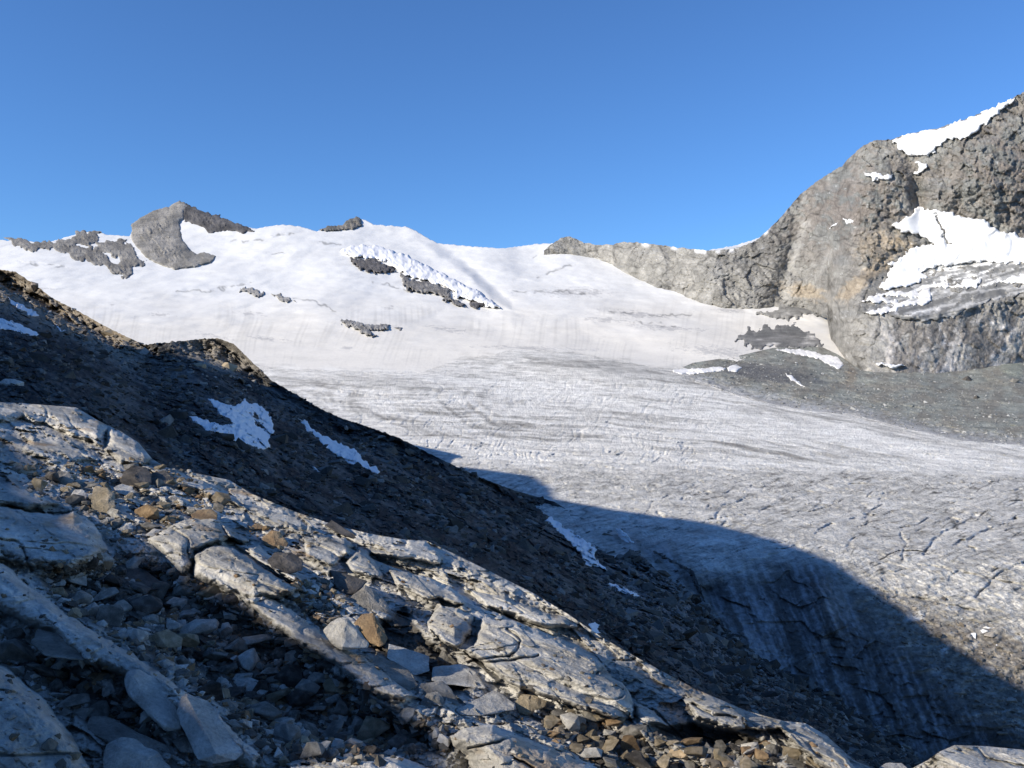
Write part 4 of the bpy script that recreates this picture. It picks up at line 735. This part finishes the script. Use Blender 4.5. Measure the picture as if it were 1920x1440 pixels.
 ('large grey wedge boulder with a dark face in the bottom right rubble', 'boulder', 'grey', [(1162, 1410), (1166, 1394), (1190, 1402), (1232, 1412), (1238, 1426), (1200, 1430), (1170, 1426)], [(1182, 1404), (1200, 1420)], .3, 0, .7, .15),
 ('tall tan stone standing right in the bottom rubble', 'boulder', 'tan', [(1425, 1405), (1430, 1391), (1452, 1390), (1466, 1402), (1462, 1416), (1440, 1416)], [(1444, 1400)], .3, 0, .8, .2),
 ('flat tan slab lying in the bottom right rubble', 'rock slab', 'tan', [(1430, 1434), (1440, 1421), (1470, 1424), (1484, 1434), (1478, 1444), (1444, 1442)], [(1456, 1430)], .5, 0, .6, .1),
 ('wide tan boulder at the right end of the bottom rubble', 'boulder', 'tan', [(1502, 1434), (1510, 1420), (1535, 1418), (1570, 1424), (1572, 1438), (1540, 1444), (1510, 1446)], [(1530, 1428)], .3, 0, .8, .15),
 ('white rounded stone at the bottom frame edge', 'boulder', 'pale', [(1366, 1438), (1374, 1425), (1388, 1426), (1392, 1438), (1380, 1446), (1370, 1446)], [(1379, 1432)], .2, 0, .8, .2),
 ('pale slab edge right of the bottom slab cut by the frame', 'boulder', 'pale', [(1648, 1440), (1660, 1431), (1690, 1430), (1702, 1440), (1690, 1450), (1656, 1450)], [(1675, 1436)], .5, 0, .7, .1),
 ('orange brown slab stone between the two bottom slabs', 'boulder', 'rust', [(850, 1426), (856, 1415), (880, 1414), (896, 1424), (890, 1434), (860, 1436)], [(872, 1422)], .4, 0, .6, .15),
]
def sample(px, py): return float(Dfg(np.array([px]), np.array([py]), False)[0])
for lab, cat, tone, outl, ridge, lean, lift, thick, bulge in BIG:
    O = np.array(outl, float); c = O.mean(0); yb = O[:, 1].max(); W = O[:, 0].max() - O[:, 0].min()
    ib = int(np.argmax(O[:, 1])); Db = sample(O[ib, 0], yb); size = W * Db / F
    def dep(x, y):
        g = float(Dplane(np.array([x]), np.array([y]))[0]) + Db - float(Dplane(np.array([O[ib, 0]]), np.array([yb]))[0])
        return (1 - lean) * Db + lean * g - lift * (.3 if lean > .6 else 1) + .15 * size * (yb - y) / max(yb - O[:, 1].min(), 1)
    pts = [at(x, y, dep(x, y)) for x, y in outl]
    pts += [at(x, y, dep(x, y) - bulge * size) for x, y in ridge]
    low = A(0, 0, -.0)
    pts += [at(c[0] + (x - c[0]) * .82, c[1] + (y - c[1]) * .82 + .12 * (yb - y) , dep(x, y) + thick * size) for x, y in outl]
    P = np.array([np.array(p).reshape(3) for p in pts]); o0 = at(c[0], yb, Db).reshape(3)
    me = hull('boulder', [tuple(p) for p in (P - o0)], MB[tone], bev=min(.03 * size + .004, .04), seg=2, rough=.085 * size)
    o = bpy.data.objects.new('boulder' if cat == 'boulder' else ('rock_slab' if cat == 'rock slab' else 'stone'), me); o.location = o0; COL.objects.link(o)
    tag(o, lab, cat)

# smaller single stones, copied from a few blocks of each colour
PROTO = {}
for tone in TONES:
    PROTO[tone] = []
    for k in range(7):
        rg = random.Random(100 + 13 * k + len(tone))
        sx, sy, sz = 1, rg.uniform(.5, .9), rg.uniform(.22, .7)
        PROTO[tone].append(hull('stone', blob(rg.choice((9, 11, 14)), rg.uniform(3, 7), sx, sy, sz, rg), MS[tone], bev=.03, seg=1))
ZONES = [  # place, outline, count, size range in m, tone weights
 ('in the lit rubble band at upper left', [(15, 866), (100, 878), (240, 870), (340, 885), (430, 955), (400, 966), (340, 982), (285, 998), (215, 1008), (160, 962), (70, 925), (15, 895)], 70, (.11, .42), dict(tan=4, grey=4, pale=2, rust=2, dark=1)),
 ('in the dark shaded gully below the cracked slab', [(80, 1070), (200, 1048), (300, 1060), (360, 1098), (470, 1150), (600, 1245), (730, 1325), (830, 1372), (820, 1410), (600, 1425), (500, 1400), (420, 1335), (280, 1232), (120, 1130)], 150, (.10, .46), dict(grey=5, pale=6, dark=3, tan=1)),
 ('in the shaded hollow at lower left', [(10, 1190), (90, 1240), (180, 1270), (230, 1300), (300, 1375), (240, 1370), (150, 1345), (60, 1270), (10, 1225)], 34, (.08, .34), dict(grey=4, pale=2, dark=2)),
 ('in the small lit pocket beside the big grey boulder', [(550, 1102), (600, 1085), (645, 1110), (650, 1150), (610, 1165), (570, 1150), (552, 1125)], 22, (.06, .17), dict(tan=5, rust=3, grey=2)),
 ('in the lit rubble at bottom right', [(1030, 1340), (1110, 1345), (1190, 1372), (1300, 1400), (1400, 1408), (1490, 1410), (1560, 1445), (1150, 1445), (1060, 1408), (1030, 1375)], 60, (.11, .36), dict(tan=4, grey=6, pale=4, rust=1, dark=2)),
 ('on the slabs right of the cracked slab', [(470, 985), (520, 985), (600, 1000), (640, 1000), (600, 1010), (560, 1040), (500, 1028)], 10, (.08, .2), dict(tan=2, rust=2, grey=2))]
def rot_for(rg): return (rg.uniform(-.45, .45), rg.uniform(-.45, .45), rg.uniform(0, 6.28))
PW = {'grey': 'grey', 'pale': 'pale', 'tan': 'tan', 'rust': 'rust brown', 'dark': 'dark'}
for place, zone, count, (s0, s1), wts in ZONES:
    Z = np.array(zone); got = []; tries = 0
    tones = [t for t, k in wts.items() for _ in range(k)]
    while len(got) < count and tries < 9000:
        tries += 1
        x, y = rnd.uniform(*(Z[:, 0].min(), Z[:, 0].max())), rnd.uniform(*(Z[:, 1].min(), Z[:, 1].max()))
        if sdf(np.array([x]), np.array([y]), zone)[0] < 0: continue
        f = (len(got) / count) ** .6; sz = s1 * (1 - f) + s0 * f; sz *= rnd.uniform(.8, 1.15); D = sample(x, y); pr = sz * F / D * .5
        if any((x - a) ** 2 + ((y - b) * 1.5) ** 2 < (.62 * (pr + c)) ** 2 for a, b, c in got): continue
        got.append((x, y, pr)); tone = rnd.choice(tones)
        o = bpy.data.objects.new('stone', rnd.choice(PROTO[tone])); o.scale = (sz * .5, sz * .5, sz * .5 * rnd.uniform(.8, 1.2)); o.rotation_euler = rot_for(rnd)
        o.location = tuple(at(x, y, D - .04).reshape(3) + A(0, 0, .2 * sz)); COL.objects.link(o)
        tag(o, 'small ' + PW[tone] + ' stone ' + place, 'stone', PW[tone] + ' stones ' + place)

def scatter(name, label, P, S, mat, cols, seed, flat=.6):
    """countless fragments as one mesh: P positions (n,3), S sizes (n), cols (n,3)"""
    rg = random.Random(seed); protos = []
    for k in range(9):
        me = hull('tmp', blob(rg.choice((9, 11, 14)), rg.uniform(2.5, 6), 1, rg.uniform(.6, .9), rg.uniform(.35, .8), rg), None)
        bm = bmesh.new(); bm.from_mesh(me); bmesh.ops.triangulate(bm, faces=bm.faces)
        protos.append((np.array([v.co[:] for v in bm.verts]), np.array([[v.index for v in f.verts] for f in bm.faces]))); bm.free(); bpy.data.meshes.remove(me)
    rs = np.random.RandomState(seed); VV, FF, CC = [], [], []; off = 0
    which = rs.randint(0, 9, len(P))
    for k, (v, f) in enumerate(protos):
        I = np.where(which == k)[0]
        if not len(I): continue
        yaw = rs.uniform(0, 6.28, len(I)); ti = rs.uniform(-.5, .5, len(I)); tj = rs.uniform(-.5, .5, len(I))
        cz, sz = np.cos(yaw), np.sin(yaw); cx, sx = np.cos(ti), np.sin(ti); cy, sy = np.cos(tj), np.sin(tj); o = np.zeros(len(I)); e = np.ones(len(I))
        Rz = np.stack([np.stack([cz, -sz, o], -1), np.stack([sz, cz, o], -1), np.stack([o, o, e], -1)], 1)
        Rx = np.stack([np.stack([e, o, o], -1), np.stack([o, cx, -sx], -1), np.stack([o, sx, cx], -1)], 1)
        Ry = np.stack([np.stack([cy, o, sy], -1), np.stack([o, e, o], -1), np.stack([-sy, o, cy], -1)], 1)
        M = Rx @ Ry @ Rz
        W = np.einsum('nij,vj->nvi', M, v) * (S[I] * .5)[:, None, None] + P[I][:, None, :]
        VV.append(W.reshape(-1, 3)); CC.append(np.repeat(cols[I], len(v), 0))
        FF.append((f[None] + (np.arange(len(I)) * len(v))[:, None, None]).reshape(-1, 3) + off); off += len(I) * len(v)
    o = mesh_from(name, np.concatenate(VV), np.concatenate(FF), mat, np.concatenate(CC), False)
    tag(o, label, name.replace('_', ' '), kind='stuff'); return o
def pick(rs, n, pal):
    pal = np.array(pal); c = pal[rs.randint(0, len(pal), n)]; return c * rs.uniform(.75, 1.25, (n, 1))
PAL = [(.22, .205, .18), (.30, .28, .25), (.13, .12, .10), (.27, .21, .14), (.44, .42, .38), (.09, .08, .07), (.22, .15, .09), (.11, .10, .085)]
def gravel():
    rs = np.random.RandomState(3); PX, PY, S = [], [], []
    for (place, zone, count, (s0, s1), wts), n in zip(ZONES, (1100, 4200, 700, 420, 900, 120)):
        Z = np.array(zone, float); x = rs.uniform(Z[:, 0].min() - 15, Z[:, 0].max() + 15, n * 3); y = rs.uniform(Z[:, 1].min() - 12, Z[:, 1].max() + 12, n * 3)
        s = sdf(x, y, zone); ok = np.where(s > rs.uniform(-14, 8, len(s)))[0][:n]
        PX.append(x[ok]); PY.append(y[ok]); S.append(np.clip(rs.lognormal(math.log(.075), .55, len(ok)), .02, .22))
    n = 900; x = rs.uniform(0, 1700, n * 2); y = rs.uniform(760, 1440, n * 2); ok = (y > FTOP(x) + 12); x, y = x[ok][:n], y[ok][:n]
    PX.append(x); PY.append(y); S.append(np.clip(rs.lognormal(math.log(.045), .5, len(x)), .02, .13))
    PX, PY, S = map(np.concatenate, (PX, PY, S)); D = Dfg(PX, PY, False) - .01
    scatter('gravel', 'loose gravel and rock chips filling the hollows between the near slabs', at(PX, PY, D), S, M_stone, pick(rs, len(S), PAL), 4)
gravel()
def hill_rubble():
    rs = np.random.RandomState(8); n = 30000
    x = rs.uniform(-300, 1720, n); t = rs.uniform(-.02, 1.0, n) ** .8; y = FTOP(x) + (HCR(x) - FTOP(x)) * t
    dens = .3 + .7 * smooth(-.05, .5, fbm(x / 60, y / 50, 3, 850)) + .8 * gauss(x, y, 400, 670, 120, 50, 20) + .3 * gauss(x, y, 500, 800, 260, 60, 25) + .5 * smooth(1050, 1200, x)
    ok = (rs.uniform(0, 1.6, n) < dens)
    for pol in HSN: ok &= sdf(x, y, pol) < -1
    x, y = x[ok], y[ok]
    D = Dh(x, y); S = np.clip(rs.lognormal(math.log(.95), .7, len(x)), .3, 6.5) * np.clip(D / 190, .55, 1.8)
    kn = gauss(x, y, 410, 660, 90, 45, 20) > .5; S[kn] *= .7
    scatter('slope_rubble', 'countless blocks and boulders strewn over the shaded slope', at(x, y, D) , S, M_bould, pick(rs, len(S), [(.06, .056, .05), (.10, .095, .085), (.19, .18, .165), (.05, .047, .043), (.12, .10, .08)]) * (1 + 1.6 * np.clip(gauss(x, y, 410, 660, 100, 50, 20) + smooth(650, 560, y - .35 * (x - 100)) * smooth(280, 200, x), 0, 1))[:, None], 9)  # blocks coloured dark for the shade, lightened over the sunlit crest and knoll
hill_rubble()
def mor_rubble():
    rs = np.random.RandomState(12); n = 5200
    x = rs.uniform(1300, 2100, n); t = rs.uniform(0.02, 1, n); y = MBOT(x) + (MTOP(x) - MBOT(x)) * t
    D = Dm(x, y); S = np.clip(rs.lognormal(math.log(2.0), .5, n), .8, 9)
    scatter('moraine_rubble', 'scattered stones and blocks lying on the grey green moraine', at(x, y, D), S, M_bould, pick(rs, n, [(.20, .205, .195), (.26, .26, .245), (.16, .165, .16), (.36, .36, .345)]), 13)
mor_rubble()
for lab, x, y, wpx, tone, k in (('big dark blue grey boulder alone on the moraine', 1812, 712, 19, 'dark', 1), ('smaller dark boulder lower on the moraine near the right edge', 1830, 746, 13, 'dark', 2), ('flat pale boulder high on the moraine near the right frame edge', 1902, 715, 15, 'grey', 3)):
    D = float(Dm(np.array([x]), np.array([y]))[0]); s = wpx * D / F
    o = bpy.data.objects.new('boulder', hull('boulder', blob(18, 4, .5 * s, .45 * s, .42 * s, random.Random(k)), MB[tone], bev=.03 * s)); o.location = tuple(at(x, y, D - .2 * s).reshape(3)); COL.objects.link(o); tag(o, lab, 'boulder')
for lab, x, y, wpx, tone, k in (('lit tan boulder on the slope skyline just before the gravel knoll', 206, 628, 30, 'tan', 5), ('small boulder right of the lit tan boulder on the slope skyline', 240, 638, 20, 'tan', 6), ('small dark boulder on the slope skyline at the dip before the knoll', 263, 645, 13, 'grey', 7),
                                ('pale flat boulder on the shaded slope near the left frame edge', 20, 722, 40, 'pale', 8), ('lit tan boulder at the lower edge of the gravel knoll', 375, 688, 24, 'tan', 9), ('lit brown boulder at the right lower edge of the gravel knoll', 428, 690, 34, 'tan', 10)):
    D = float(Dh(np.array([x]), np.array([y]))[0]); s = wpx * D / F
    o = bpy.data.objects.new('boulder', hull('boulder', blob(20, 4, .5 * s, .45 * s, .34 * s, random.Random(k)), MB[tone], bev=.03 * s)); o.location = tuple(at(x, y, D - .15 * s).reshape(3)); COL.objects.link(o); tag(o, lab, 'boulder')
def ravine_rubble():
    rs = np.random.RandomState(21); n = 7000
    x = rs.uniform(1180, 2000, n); y = rs.uniform(1040, 1470, n)
    nz = fbm(x / 40, y / 26, 4, 860)
    a = sdf(x, y, [(1320, 1170), (1420, 1250), (1520, 1290), (1620, 1330), (1760, 1440), (1500, 1470), (1330, 1260)])       # foot of the rock slope
    b = sdf(x, y, [(1590, 1085), (1680, 1100), (1790, 1130), (1880, 1180), (1960, 1240), (1960, 1420), (1830, 1330), (1720, 1240), (1640, 1170)])   # dirty ice at the right
    ok = (np.maximum(a, b) > -12 + 26 * rs.uniform(0, 1, n)) & (nz > -.25); x, y = x[ok], y[ok]; D = Dg(x, y)
    S = np.clip(rs.lognormal(math.log(.9), .6, len(x)), .3, 4.5); c = pick(rs, len(x), [(.16, .145, .12), (.24, .215, .18), (.11, .10, .09), (.30, .275, .24), (.20, .17, .135)])
    ice = (gauss(x, y, 1840, 1180, 55, 22, 30) > .45) & (rs.uniform(0, 1, len(x)) < .55); c[ice] = (.78, .78, .77); S[ice] *= 1.5
    scatter('ravine_rubble', 'stones and broken ice strewn over the dirty glacier margin at lower right', at(x, y, D), S, M_bould, c, 22)
ravine_rubble()
